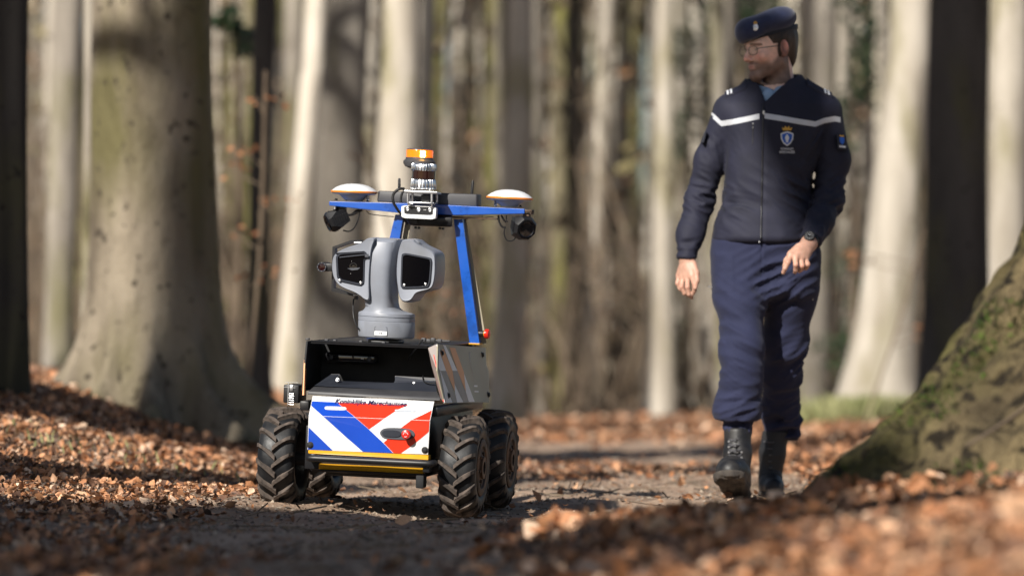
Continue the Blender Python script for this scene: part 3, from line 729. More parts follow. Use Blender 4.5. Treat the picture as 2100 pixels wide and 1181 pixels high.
def beech_sapling(Y, spots, label, seed):
    """young beech whose rusty leaves are still on the twigs"""
    rnd = random.Random(seed); p0 = px(*spots[0], Y); base = Vector((p0.x, Y, gh(p0.x, Y)))
    root = empty('beech_sapling', base, label, 'sapling'); st = B(); lf = B()
    top = px(spots[-1][0], min(s[1] for s in spots)-60, Y)-base
    st.tube(spline([(0, 0, -.05), top*.5+Vector((.03, 0, 0)), top], 5), .011, 5)
    for (x, y) in spots:
        q = px(x, y, Y)-base; st.tube([Vector((top.x*q.z/top.z, 0, q.z-.08)), q+Vector((rnd.uniform(-.1, .1), 0, .02))], .006, 4)
        leaf_blob(lf, q, (.15, .1, .04), 8, .045, rnd)
    st.obj('stem', M['twig'], root, smooth=60); b = lf
    me = mesh_from('foliage', b.V, b.F, False, M['leaf']); ca = me.color_attributes.new('Col', 'FLOAT_COLOR', 'POINT')
    for v in ca.data: c = random.Random(int(v.color[0])+rnd.randrange(99)).choice([(.30, .12, .05), (.36, .16, .07), (.2, .09, .045)]); v.color = (*c, 1)
    link('foliage', me, root)
beech_sapling(24, [(500, 480), (540, 205), (520, 310), (560, 410), (470, 350), (545, 560)], 'thin sapling with a few rusty leaves in front of the straight dark trunk', 1)
beech_sapling(30, [(900, 640), (910, 690), (880, 600), (735, 320)], 'thin sapling with rusty leaves behind the camera head of the robot', 2)
beech_sapling(32, [(1765, 540), (1880, 690), (1755, 520), (1900, 660)], 'thin sapling with rusty leaves right of the officer', 3)

def grass_clump(Y, x, w, n, label, seed, hh=.16):
    rnd = random.Random(seed); V = []; F = []
    a = px(x, 880, Y)
    for i in range(n):
        X = a.x+rnd.gauss(0, .5)*w; YY = Y+rnd.gauss(0, .5)*w*.8; z = gh(X, YY); h = hh*rnd.uniform(.5, 1.4); lx, ly = rnd.gauss(0, .4)*h, rnd.gauss(0, .4)*h
        k = len(V); V += [(X-.004, YY, z-.01), (X+.004, YY, z-.01), (X+lx*.5, YY+ly*.5, z+h*.7), (X+lx, YY+ly, z+h)]; F += [(k, k+1, k+2), (k, k+2, k+3)]
    tag(link('grass', mesh_from('grass', V, F, False, M['grass'])), label, 'grass', kind='stuff')
grass_clump(34.5, 1765, .45, 1200, 'pale green grass round the foot of the thick leaning beech', 1, .2)
grass_clump(16.5, 60, .8, 110, 'thin green blades in the litter on the left bank', 2, .05)

# trees left of and behind the photographer: they throw the shade seen across path, officer and trunks
D2 = Vector((-SUN.x, -SUN.y, 0)).normalized(); TAN = SUN.z/math.hypot(SUN.x, SUN.y)
def caster(x, y, r, H, label, seed, lean=(0, 0)):
    base = Vector((x, y, gh(x, y))); root = empty('beech_tree', base, label, 'tree')
    V, F = trunk_geo([Vector((0, 0, -.2)), Vector((lean[0]*.3, lean[1]*.3, H*.3)), Vector((lean[0]*.6, lean[1]*.6, H*.6)), Vector((lean[0], lean[1], H))], [r*1.15, r, r*.85, r*.4], 20, FL(.4, .5, seed), seed)
    link('trunk', mesh_from('trunk', V, F, True, M['bark_grey']), root); return root
def limb_from_to(root, p0, p1, r0, r1, seed, twigs=True):
    """an unseen limb of this tree, shaped so its shadow runs between two places"""
    rnd = random.Random(seed); a = p0-root.location; b_ = p1-root.location; b = B()
    mid = a.lerp(b_, .5)+Vector((0, 0, .12)); P = spline([a, mid, b_], 8); R = [r0+(r1-r0)*i/(len(P)-1) for i in range(len(P))]
    b.tube(P, R, 10)
    if twigs:
        for i in range(2, len(P), 3): limb_set(b, P[i], (rnd.uniform(-1, 1), rnd.uniform(-1, 1), .4), 1.2, R[i]*.3, rnd, 1, 4)
    return b.obj('limb', M['bark_grey'], root, smooth=60)
def up(p, z):   # the point at height z on the sun ray through p
    p = Vector(p); return p+SUN*((z-p.z)/SUN.z)
shade = caster(-9.5, .8, .45, 17, 'tall beech left of the path and behind the camera', 61)
# shade over the near path: from Y = 13.4 towards the camera
for i, (ya, yb, r0) in enumerate(((13.05, 12.95, .26), (12.2, 12.35, .22), (11.35, 11.3, .17), (10.5, 10.75, .2), (9.6, 9.5, .16))):
    z = 7.6+i*.25
    limb_from_to(shade, up((-2.6, ya, 0), z), up((.75+.1*i, yb, 0), z), r0, r0*.85, 70+i, twigs=False)
    limb_from_to(shade, Vector((-9.5, .8, z-1.5)), up((-2.6, ya, 0), z), r0*1.1, r0, 80+i, False)

# unseen ivy leaves added to that tree to shade the near path
b = B(); rnd = random.Random(5); cen = up((0, 0, 0), 8.6)
for i in range(9500):
    gx, gy = rnd.uniform(-2.2, .9), rnd.uniform(8.3, 13.25); q = up((gx, gy, 0), 8.6+rnd.uniform(-.35, .35))-shade.location
    if mnoise.noise((gx*1.1, gy*1.6, 3)) > .34+(.0 if gy > 11.5 or gx < 0 else -.28) and gy < 12.7: continue
    d = Vector((rnd.gauss(0, 1), rnd.gauss(0, 1), rnd.gauss(0, 1))).normalized(); t = d.orthogonal().normalized(); u = rnd.uniform(.09, .17); k = len(b.V)
    b.V += [tuple(q-t*u*.45), tuple(q+d*u*.5), tuple(q+t*u*.45), tuple(q-d*u*.5)]; b.F.append((k, k+1, k+2, k+3))
b.obj('ivy', M['ivy'], shade)
# ------------------------------------------------------------------ the patrol robot
ROB = empty('patrol_robot', (ROBX, ROBY, 0.003), 'four-wheeled patrol robot with grey camera head, blue mast and striped front panel', 'robot')
RM = Matrix.Translation(ROB.location) @ Euler((0, 0, YAW)).to_matrix().to_4x4() @ Euler((PITCH, 0, 0)).to_matrix().to_4x4() @ Euler((0, ROLL, 0)).to_matrix().to_4x4()
ROB.matrix_world = RM; ROB.rotation_euler = RM.to_euler(); ROB.location = RM.translation
RI = RM.inverted(); CAMP = RI @ Vector((0, 0, CAMH))
def R_(x, y, ly):
    """photograph pixel -> point of the robot on its own plane y = ly"""
    d = (RI.to_3x3() @ Vector(((x-HX)/FPX, 1, (HY-y)/FPX))); t = (ly-CAMP.y)/d.y; return CAMP+d*t
def Z1(x, y, ly): return R_(500+x/2.6833, 640+y/2.6833, ly)
def Z2(x, y, ly): return R_(620+x/2.684, 280+y/2.684, ly)
def Z3(x, y, ly): return R_(640+x/7.382, 360+y/7.382, ly)
def Z4(x, y, ly): return R_(800+x/5.134, 290+y/5.134, ly)
def Z5(x, y, ly): return R_(620+x/4.922, 480+y/4.922, ly)
def Z6(x, y, ly): return R_(860+x/2.8125, 660+y/2.8125, ly)
def axis(loc, d): # matrix whose z looks along d
    return Matrix.Translation(loc) @ Vector(d).to_track_quat('Z', 'Y').to_matrix().to_4x4()
def screw(parent, p, d=(0, -1, 0), r=.006, m='black_matt', name='screw'):
    return B().lathe([(r*1.5, 0), (r*1.5, .0015), (r, .002), (r, .006), (r*.7, .0075)], axis(p, d), 10).obj(name, M[m], parent, smooth=40)

# chassis between the wheels
ch = B().box((0, .02, .235), (.385, .78, .205), bev=.008).box((0, -.41, .215), (.385, .08, .14), bev=.004)
ch.box((0, .02, .135), (.30, .68, .03), bev=.004)
chassis = ch.obj('chassis', M['black'], ROB, smooth=40)
B().box((.19, -.445, .125), (.026, .05, .045), bev=.004).obj('bracket', M['black_matt'], ROB, smooth=40)
for s in (-1, 1):
    B().box((s*.212, 0, .345), (.03, .80, .03), bev=.004).obj('side_rail', M['black'], ROB, smooth=40)

# front panel: a bent plate, pattern in (u, v) of the plate; v runs down
LB, LT_ = -.462, -.405
TLc, TRc = Z1(380, 458, LT_), Z1(1048, 487, LT_)
FLc, FRc = Z1(357, 570, LB), Z1(1025, 597, LB)
BLc, BRc = Z1(350, 755, LB), Z1(1013, 782, LB)
VF = .385
def PP(u, v, off=0.):
    if v <= VF: a, b, c, d, t = TLc, TRc, FLc, FRc, v/VF
    else: a, b, c, d, t = FLc, FRc, BLc, BRc, (v-VF)/(1-VF)
    p = a.lerp(b, u).lerp(c.lerp(d, u), t); n = (b-a).cross(c-a).normalized(); n = n if n.y < 0 else -n
    return p+n*off
def uv1(x, y):  # zoomed pixel -> u, v
    v = 0.
    for _ in range(6):
        if v <= VF: t = v/VF; xl = 380+(357-380)*t; xr = 1048+(1025-1048)*t
        else: t = (v-VF)/(1-VF); xl = 357-7*t; xr = 1025-12*t
        u = (x-xl)/(xr-xl)
        yt, yf, yb = 458+29*u, 570+27*u, 755+27*u
        v = (y-yt)/(yf-yt)*VF if y < yf else VF+(y-yf)/(yb-yf)*(1-VF)
    return (min(max(u, 0.004), .996), min(max(v, 0.), .998))
def clip(poly, v0, keep_below):
    out = []
    for i in range(len(poly)):
        a, b = poly[i], poly[(i+1) % len(poly)]; ia = (a[1] >= v0) == keep_below; ib = (b[1] >= v0) == keep_below
        if ia: out.append(a)
        if ia != ib: t = (v0-a[1])/(b[1]-a[1]); out.append((a[0]+(b[0]-a[0])*t, v0))
    return out
bp = B()
outer = [PP(0, 0), PP(1, 0), PP(1, VF), PP(1, 1), PP(0, 1), PP(0, VF)]
bp.add([PP(0, 0), PP(1, 0), PP(1, VF), PP(0, VF), PP(1, 1), PP(0, 1)]+[p+Vector((0, .004, 0)) for p in (PP(0, 0), PP(1, 0), PP(1, VF), PP(0, VF), PP(1, 1), PP(0, 1))],
       [(0, 3, 2, 1), (3, 5, 4, 2), (6, 7, 8, 9), (9, 8, 10, 11), (0, 1, 7, 6), (1, 2, 8, 7), (2, 4, 10, 8), (4, 5, 11, 10), (5, 3, 9, 11), (3, 0, 6, 9)])
FPAN = bp.obj('front_panel', M['white_film'], ROB, label='white front panel with blue and red diagonal bands and blue lettering')
def stripe(name, m, pts):
    P = [uv1(x, y) for x, y in pts]; b = B()
    for kb in (False, True):
        q = clip(P, VF, kb)
        if len(q) >= 3: b.add([PP(u, v if kb else min(v, VF-1e-6), .0012) for u, v in q], [tuple(range(len(q)))])
    return b.obj(name, M[m], FPAN)
stripe('blue_band', 'blue_film', [(370, 490), (512, 497), (600, 568), (688, 643), (768, 718), (822, 779), (657, 772), (560, 683), (460, 592), (366, 515)])
stripe('blue_corner', 'blue_film', [(350, 632), (420, 692), (490, 765), (345, 760)])
stripe('red_wedge', 'red_film', [(514, 497), (905, 512), (850, 535), (790, 575), (740, 608), (690, 643), (602, 568)])
stripe('red_band', 'red_film', [(1035, 540), (985, 565), (930, 590), (850, 648), (770, 717), (824, 779), (864, 782), (940, 722), (1010, 664), (1030, 655)])
V, F = text_geo('Koninklijke Marechaussee', .0200, shear=.2, offset=.00045, space=1.0)
w = max(v[0] for v in V)-min(v[0] for v in V)
wide = .588; pw_ = (TRc-TLc).length; sc = wide*pw_/w
V2 = [PP(.487+v[0]*sc/pw_, .098-v[1]/.160, .0018) for v in V]
B().add(V2, F).obj('lettering', M['ink'], FPAN)
# slots, fold line, recessed plate, stop button, screws
def on_panel(x, y, off): return PP(*uv1(x, y), off)
def slab(x0, y0, x1, y1, h, name, m, parent, off=.001, it=2, q=.25):
    c = [(x0, y0), (x1, y0+(x1-x0)*.03), (x1, y1+(x1-x0)*.03), (x0, y1)]
    ex = min(x1-x0, y1-y0)*.5; pts = [(x0+ex, y0), (x1-ex, y0+(x1-x0)*.03), (x1, y0+(x1-x0)*.03+ex*.6), (x1, y1+(x1-x0)*.03-ex*.6), (x1-ex, y1+(x1-x0)*.03), (x0+ex, y1), (x0, y1-ex*.6), (x0, y0+ex*.6)]
    pts = [(p[0], p[1]) for p in chaikin([(a, b, 0) for a, b in pts], 2)]
    return B().loft([[on_panel(a, b, off) for a, b in pts], [on_panel(a, b, off+h) for a, b in pts]]).obj(name, M[m], parent, smooth=40)
slab(446, 521, 566, 540, .003, 'slot_trim', 'white_plastic', FPAN)
slab(832, 538, 945, 547, .0025, 'slot_trim', 'cool_plastic', FPAN)
slab(752, 633, 942, 696, .004, 'handle_plate', 'grey_dark', FPAN)
slab(764, 646, 868, 684, .003, 'handle_recess', 'steel_dark', FPAN, off=.0052)
nrm = (PP(.5, .8, 1)-PP(.5, .8, 0))
eb = on_panel(904, 670, .006)
st_ = B().lathe([(.011, 0), (.011, .016), (.0105, .017)], axis(eb, nrm), 20).obj('stop_button', M['black_matt'], FPAN, smooth=40)
B().lathe([(.0125, .016), (.0148, .020), (.0148, .028), (.0125, .033), (.006, .0355), (.0001, .036)], axis(eb, nrm), 28).obj('button_cap', M['red'], st_, smooth=40)
for k in range(3):
    a = k*2.09; mx = axis(eb, nrm); B().tube([mx @ Vector((.0075*math.cos(a+t), .0075*math.sin(a+t), .0352)) for t in (0, .3, .6, .9, 1.2)], .0009, 5).obj('arrow_mark', M['white_plastic'], st_)
for x, y in ((366, 730), (997, 758)): screw(FPAN, on_panel(x, y, .001), nrm, .0075)
B().tube([PP(0, VF, .0008), PP(1, VF, .0008)], .0007, 5).obj('fold_seam', M['pale_film'], FPAN)

# bumper: yellow profiles and a black tube
def prof(x0, y0, x1, y1, yb0, yb1, ly0, ly1, name, m, th=.012):
    a, b = Z1(x0, y0, ly0), Z1(x1, y1, ly0); c, d = Z1(x0, yb0, ly1), Z1(x1, yb1, ly1)
    return B().hull([a, b, c, d]+[p+Vector((0, th+.03, 0)) for p in (a, b, c, d)], bev=.0015).obj(name, M[m], ROB, smooth=40)
prof(354, 757, 1015, 786, 776, 812, -.468, -.478, 'bumper_profile', 'yellow')
prof(412, 832, 985, 858, 862, 889, -.462, -.455, 'bumper_profile', 'yellow')
prof(412, 866, 985, 890, 872, 896, -.462, -.462, 'bumper_trim', 'black_matt')
b = B(); pa, pb = Z1(366, 802, -.505), Z1(1022, 833, -.505)
b.tube(spline([pa+Vector((-.004, .06, .0)), pa+Vector((-.002, .02, 0)), pa+Vector((.012, 0, 0)), pa.lerp(pb, .5), pb-Vector((.012, 0, 0)), pb+Vector((.002, .02, 0)), pb+Vector((.004, .06, 0))], 6), .0105, 16)
b.obj('bumper_tube', M['black'], ROB, smooth=60)
B().box(pb+Vector((-.012, .03, -.012)), (.022, .045, .034), bev=.003).obj('bumper_bracket', M['black'], ROB, smooth=40)

B().box(pa+Vector((.004, .035, 0)), (.016, .04, .026), bev=.003).obj('bumper_bracket', M['black'], ROB, smooth=40)

# visor: an open-fronted black box with side plates
VT, VB, VR = -.375, -.409, .43
a0, a1 = Z1(368, 158, VT), Z1(1008, 188, VT)           # front top edge
zt = (a0.z+a1.z)/2; x0, x1 = a0.x, a1.x
c0, c1 = Z1(345, 440, VB), Z1(1095, 478, VB); zb = (c0.z+c1.z)/2-.006
xr_front = Z6(118, 300, -.41).x; xr_bot = Z6(148, 468, -.42).x
print('visor', x0, x1, zt, zb, xr_front, xr_bot)
top = B().box(((x0+x1)/2, (VT+VR)/2, zt-.004), (x1-x0, VR-VT, .008), bev=.002)
top.box(((x0+x1)/2, VR-.005, (zt+zb)/2), (x1-x0, .008, zt-zb), bev=.002)
top.tube([(x0, VT, zt), (x1, VT, zt)], .0032, 6)
top.obj('roof_plate', M['black'], ROB, smooth=40)
for (px_, py_) in ((60, 1085), (255, 1030), (340, 1032), (600, 1092), (830, 1094)):
    p = Z5(px_, py_, -.30); B().box((p.x, -.31, zt+.004), (.012, .02, .006), bev=.002).obj('roof_clip', M['router'], ROB, smooth=40)
B().box(((x0+x1)/2, -.15, (zt+zb)/2), (x1-x0+.04, .008, zt-zb-.01)).obj('inner_wall', M['black_matt'], ROB)
# left side plate (seen on edge) with an orange marker
L0 = Z1(352, 160, VT).x; L1 = Z1(325, 455, VB).x
B().hull([(L0, VT, zt), (L0-.006, VT, zt), (L1, VB, zb+.01), (L1-.006, VB, zb+.01), (L0-.0, VR, zt), (L0-.006, VR, zt), (L1, VR, zb), (L1-.006, VR, zb)], .001).obj('side_plate', M['black_matt'], ROB, smooth=30)
p = Z1(341, 246, -.37); B().box((p.x-.002, -.36, p.z), (.006, .016, .008), bev=.001).obj('side_marker', M['orange'], ROB)
pa, pb = Z1(331, 262, -.385), Z1(322, 456, -.44)
B().hull([pa, pb, pa+Vector((.004, 0, 0)), pb+Vector((.005, 0, 0)), pa+Vector((0, .02, 0)), pb+Vector((0, .02, 0)), pa+Vector((.004, .02, 0)), pb+Vector((.005, .02, 0))]).obj('side_film', M['orange_film'], ROB)
# right side plate: bent forward strip, striped panel
def SP(x, y, off=0.):  # point on the outer right panel from zoom 6 pixels: the panel leans and splays a little
    # plane through A (top front), B_ (top rear), C (bottom front)
    d = (RI.to_3x3() @ Vector(((860+x/2.8125-HX)/FPX, 1, (HY-(660+y/2.8125))/FPX))); t = (SA-CAMP).dot(SN)/d.dot(SN); return CAMP+d*t+SN*off
SA = Z6(107, 128, -.372); SB = Z6(384, 146, VR+.02); SCc = Z6(146, 468, -.420)
SN = (SB-SA).cross(SCc-SA).normalized(); SN = SN if SN.x > 0 else -SN
out = [(107, 128), (384, 148), (387, 245), (401, 285), (403, 462), (146, 468), (104, 282)]
rp = B(); P0 = [SP(x, y) for x, y in out]; P1 = [SP(x, y, -.004) for x, y in out]; n = len(out)
rp.add(P0+P1, [tuple(range(n)), tuple(range(n, 2*n))[::-1]]+[(i, (i+1) % n, n+(i+1) % n, n+i) for i in range(n)])
SPAN = rp.obj('side_panel', M['taupe'], ROB, label='taupe right side panel with slanting grey, white and orange stripes')
def sfilm(name, m, pts, off=.0010): B().add([SP(x, y, off) for x, y in pts], [tuple(range(len(pts)))]).obj(name, M[m], SPAN)
sfilm('orange_stripe', 'orange_film', [(120, 178), (125, 158), (140, 158), (190, 282), (202, 350), (203, 402), (152, 282)])
sfilm('orange_stripe', 'orange_film', [(172, 146), (205, 150), (256, 290), (266, 400), (218, 282)])
sfilm('white_stripe', 'pale_film', [(112, 145), (118, 180), (152, 282), (118, 282), (108, 262)])
sfilm('white_stripe', 'pale_film', [(134, 132), (150, 136), (218, 282), (190, 282)])
sfilm('grey_stripe', 'grey_film', [(122, 284), (154, 284), (216, 464), (190, 465)], .0012)
sfilm('grey_stripe', 'grey_film', [(190, 284), (219, 284), (284, 461), (252, 463), (203, 360)], .0012)
sfilm('white_stripe', 'pale_film', [(118, 284), (122, 284), (190, 465), (152, 466)], .0008)
sfilm('white_stripe', 'pale_film', [(190, 290), (254, 463), (216, 464), (203, 405)], .0008)
sfilm('white_stripe', 'pale_film', [(254, 290), (318, 460), (284, 461), (266, 402)], .0008)
for x, y in ((128, 180), (362, 190), (166, 424), (396, 419)): screw(SPAN, SP(x, y, 0), SN, .0075, 'black')
for x0_, y0_, x1_, y1_ in ((313, 364, 334, 374), (316, 396, 340, 405)): sfilm('small_print', 'pale_film', [(x0_, y0_), (x1_, y0_+1), (x1_, y1_+1), (x0_, y1_)])
B().tube(spline([SP(292, 170, .001), SP(290, 215, .001), SP(300, 270, .001), SP(318, 340, .001)], 5), .0007, 4).obj('scratch', M['pale_film'], SPAN)
# inner bent strip between the opening and the panel
q = [Z6(50, 150, -.372), Z6(100, 128, -.374), Z6(104, 282, -.392), Z6(146, 468, -.421), Z6(122, 440, -.43), Z6(70, 250, -.40)]
B().add(q+[p+Vector((0, .004, 0)) for p in q], [(0, 1, 2, 5), (5, 2, 3, 4), (6, 7, 8, 11), (11, 8, 9, 10), (0, 5, 11, 6), (5, 4, 10, 11), (1, 7, 8, 2), (2, 8, 9, 3), (0, 6, 7, 1)]).obj('bent_strip', M['grey_film'], ROB)
B().tube([Z6(84, 190, -.378), Z6(104, 282, -.394), Z6(140, 460, -.424)], .0022, 5).obj('red_edge', M['red_film'], ROB)
B().tube([Z6(100, 130, -.376), Z6(112, 170, -.379), Z6(112, 270, -.394), Z6(146, 466, -.424)], .0014, 5).obj('white_edge', M['white_film'], ROB)
# floor of the visor: sloping lip, stepped tray with notch
l0, l1 = Z1(352, 436, VB), Z1(1082, 470, VB)
lip = B(); lh = Z1(385, 408, -.36); rh = Z1(1064, 436, -.36); fl, fr = Z1(350, 452, VB-.004), Z1(1080, 484, VB-.004)
lip.hull([l0, l1, lh, rh, fl, fr, lh-Vector((0, 0, .02)), rh-Vector((0, 0, .02))], .002); lip.obj('front_lip', M['router'], ROB, smooth=30)
t0 = [Z1(388, 404, -.35), Z1(1062, 440, -.35), Z1(1055, 380, -.30), Z1(832, 352, -.27), Z1(832, 376, -.28), Z1(824, 388, -.285), Z1(530, 378, -.285), Z1(524, 366, -.28), Z1(524, 342, -.27), Z1(480, 342, -.27)]
B().add(t0+[p+Vector((0, .05, -.03)) for p in t0], [tuple(range(10)), tuple(range(10, 20))[::-1]]+[(i, (i+1) % 10, 10+(i+1) % 10, 10+i) for i in range(10)]).obj('sensor_tray', M['steel_dark'], ROB)
B().hull([Z1(480, 340, -.27), Z1(526, 340, -.27), Z1(480, 352, -.275), Z1(526, 352, -.275), Z1(480, 340, -.22), Z1(526, 340, -.22)]).obj('tray_step', M['router'], ROB)
B().hull([Z1(832, 350, -.27), Z1(1058, 362, -.27), Z1(832, 368, -.275), Z1(1058, 378, -.275), Z1(832, 350, -.22), Z1(1058, 362, -.22)]).obj('tray_step', M['router'], ROB)
for x, y in ((517, 371), (937, 393)): screw(ROB, Z1(x, y, -.31), (0, -1, .5), .0045, 'silver', 'tray_screw')
# stereo camera
p = Z1(591, 252, -.20); zc = B().box(p, (.176, .030, .034), bev=.014, seg=4).obj('stereo_camera', M['black'], ROB, smooth=40)
B().box(p+Vector((0, -.0155, 0)), (.158, .002, .020), bev=.0008).obj('camera_face', M['black_gloss'], zc, smooth=40)
for s in (-1, 1): B().lathe([(.0075, 0), (.0075, .003), (.005, .0035), (.0045, .001)], axis(p+Vector((s*.064, -.0160, 0)), (0, -1, 0)), 20).obj('camera_lens', M['steel_dark'], zc, smooth=40)
B().box(p+Vector((.040, -.0168, 0)), (.010, .0006, .0035)).obj('camera_mark', M['pale_film'], zc)
B().tube(spline([Z1(985, 150, -.38), Z1(955, 190, -.37), Z1(925, 225, -.33), Z1(905, 260, -.25)], 5), .003, 6).obj('cable', M['cable'], ROB, smooth=60)
B().tube(spline([Z1(985, 350, -.26), Z1(988, 375, -.30), Z1(1010, 390, -.32), Z1(1058, 388, -.33)], 5), .002, 6).obj('cable', M['cable'], ROB, smooth=60)
b = B(); [b.box(Z1(x, y, -.33), (.014, .016, .012), bev=.002) for x, y in ((990, 152), (1018, 158), (1042, 152), (1078, 158))]
b.box(Z1(1090, 158, -.30), (.055, .014, .006), bev=.002); b.obj('cable_gland', M['router'], ROB, smooth=40)
B().tube([Z1(985, 168, -.35), Z1(1045, 172, -.36)], .0035, 6).obj('cable', M['cable'], ROB, smooth=60)

# finned module on the left flank
p = Z1(282, 446, -.10); fm = B().box(p, (.052, .12, .060), bev=.005).obj('side_module', M['black'], ROB, smooth=40)
B().tube([Z1(246, 384, -.162), Z1(242, 510, -.162)], .0015, 4).tube([Z1(218, 412, -.162), Z1(285, 416, -.162)], .0012, 4).tube([Z1(228, 384, -.15), Z1(300, 388, -.15)], .0012, 4).obj('module_edge', M['alu_matt'], fm)
B().box(Z1(262, 418, -.162), (.012, .004, .022), bev=.002).obj('connector', M['alu_matt'], fm, smooth=40)
for k in range(6): B().box(Z1(262, 448+k*12, -.162), (.017, .005, .0022), bev=.0005).obj('cooling_fin', M['alu'], fm)

# wheels --------------------------------------------------------------------------------
WR, WW = .1515, .132
tp = [(-.050, .088), (-.060, .094), (-.066, .112), (-.064, .130), (-.056, .143), (-.040, .1495), (-.02, .1515), (0, .152)]
tp = tp+[(-x, r) for x, r in tp[::-1][1:]]
tb = B(); n = 64
V = [(x, r*math.cos(2*PI*k/n), r*math.sin(2*PI*k/n)) for x, r in tp for k in range(n)]; m_ = len(tp)
tb.add(V, [(i*n+k, i*n+(k+1) % n, ((i+1) % m_)*n+(k+1) % n, ((i+1) % m_)*n+k) for i in range(m_) for k in range(n)])
tyre_me = None
def lug_geo(side, jit):
    """a bar from the middle of the tread to past the shoulder, bent over the tyre; built at the top, leaning along the tread"""
    rings = []; S = 7
    for i in range(S):
        t = i/(S-1); x = (-.006+.072*t)*side; rb = np.interp(abs(x), [0, .04, .056, .064, .07], [.151, .148, .142, .130, .12])
        rt = np.interp(abs(x), [0, .045, .060, .068], [.1665, .1645, .156, .138])+jit*.001
        ang = .30*(t**.85); hw = (.0078+.0012*math.sin(t*7+jit))/.155
        def pt(r, a): return Vector((x, r*math.sin(a), r*math.cos(a)))
        rings.append([pt(rb-.003, ang-hw*1.25), pt(rt, ang-hw*.8), pt(rt, ang+hw*.8), pt(rb-.003, ang+hw*1.25)])
    return B().loft(rings)
lug_me = {}
def wheel(x, y, side, seed):
    global tyre_me
    rnd = random.Random(seed)
    if tyre_me is None:
        w = tb.obj('wheel', M['tyre'], ROB, smooth=50); tyre_me = w.data
        for sd in (-1, 1):
            for j in range(3): o = lug_geo(sd, (j-1)*1.2).obj('tread_lug', M['lug'], None, smooth=25); lug_me[(sd, j)] = o.data; bpy.data.objects.remove(o)
    else: w = link('wheel', tyre_me, ROB)
    w.location = (x, y, .167); w.scale = (.92, 1, 1); w.rotation_euler = (rnd.uniform(0, .3), 0, 0)
    N_ = 17
    for sd in (-1, 1):
        for k in range(N_):
            a = 2*PI*(k+(.5 if sd > 0 else 0))/N_+rnd.uniform(-.01, .01)
            link('tread_lug', lug_me[(sd, rnd.randrange(3))], w, (0, 0, 0), (-a, 0, 0))
    rm = B().lathe([(.02, .060), (.02, .072), (.036, .072), (.036, .064), (.055, .058), (.066, .060), (.070, .066), (.086, .068), (.093, .064), (.091, .040), (.05, .03)], axis((0, 0, 0), (side, 0, 0)), 40)
    rim = rm.obj('rim', M['rim'], w, smooth=40)
    for k in range(6):
        a = k*PI/3; B().lathe([(.0055, .058), (.0055, .067), (.004, .069)], axis((0, .046*math.cos(a), .046*math.sin(a)), (side, 0, 0)), 6).obj('wheel_bolt', M['rim'], w)
        B().lathe([(.009, .0), (.009, .0605), (.006, .061)], axis((0, .061*math.cos(a+.5), .061*math.sin(a+.5)), (side, 0, 0)), 12).obj('rim_hole', M['black_matt'], w)
    return w
cxl = R_(583, 940, -.27).x; cxr = R_(952, 960, -.27).x
print('wheels', cxl, cxr)
for x, s in ((cxl, -1), (cxr, 1)):
    for y in (-.27, .27): wheel(x, y, s, int(x*100)+int(y*10)+50)
for y in (-.27, .27): B().tube([(cxl+.03, y, .167), (cxr-.03, y, .167)], .022, 12).obj('axle', M['black_matt'], ROB, smooth=60)

# pan and tilt camera head ---------------------------------------------------------------
PY = -.19
def ringxy(yl, xl, xr, dep, yr=None, cy=PY, e=3.2, n=40):
    a = Z2(xl, yl, cy); b_ = Z2(xr, (yr if yr is not None else yl), cy); c = (a+b_)/2; w = (b_.x-a.x)/2; o = []
    for k in range(n):
        t = 2*PI*k/n; ct, stt = math.cos(t), math.sin(t)
        o.append((c.x+w*math.copysign(abs(ct)**(2/e), ct), cy+dep*math.copysign(abs(stt)**(2/e), stt), a.z+(b_.z-a.z)*(.5+.5*ct)))
    return o
colr = [ringxy(556, 411, 520, .04, 560), ringxy(558, 395, 538, .058, 563), ringxy(563, 383, 548, .068, 568), ringxy(580, 379, 546, .084, 583), ringxy(640, 370, 532, .094, 643, e=3.8),
        ringxy(720, 364, 522, .096, 723, e=3.8), ringxy(800, 361, 517, .094, 803, e=3.8), ringxy(880, 360, 514, .088, 884, e=3.8), ringxy(910, 357, 517, .086, 916, e=3.8), ringxy(935, 358, 528, .086, 942, e=2.6),
        ringxy(950, 346, 548, .088, 958, e=2.4), ringxy(957, 334, 572, .089, 966, e=2.2), ringxy(962, 318, 604, .0915, 974, e=2), ringxy(966, 312, 618, .093, 980, e=2), ringxy(982, 311, 618, .0935, 998, e=2)]
PT = B().loft(colr).obj('camera_head', M['grey_paint'], ROB, smooth=35, label='grey pan-and-tilt head with two dark windows like eyes')
bs = [ringxy(984, 313, 615, .0915, 1000, e=2), ringxy(987, 313, 615, .0915, 1003, e=2), ringxy(988, 311, 617, .0935, 1004, e=2), ringxy(1007, 311, 617, .0935, 1022, e=2), ringxy(1009, 312, 616, .092, 1024, e=2), ringxy(1012, 311, 617, .0935, 1027, e=2), ringxy(1086, 310, 615, .0935, 1100, e=2), ringxy(1096, 313, 612, .092, 1109, e=2), ringxy(1100, 322, 604, .089, 1113, e=2)]
base_o = B().loft(bs).obj('turret_base', M['grey_paint'], ROB, smooth=30)
pp = Z2(462, 1115, PY); B().box((pp.x, PY, zt+.006), (.10, .10, .012), bev=.003).box((pp.x, PY-.095, zt+.004), (.06, .012, .007), bev=.002).obj('turret_foot', M['black'], base_o, smooth=40)
pl = Z2(431, 1083, PY-.094); B().box(pl, (.0415, .002, .0135), bev=.0006).obj('number_plate', M['white_plastic'], base_o)
V, F = text_geo('14', .0105, offset=.0002, shear=0); V = [(v[0]+pl.x-.0005, pl.y-.0014, v[1]+pl.z) for v in V]
B().add(V, F).obj('number', M['grey_dark'], base_o)
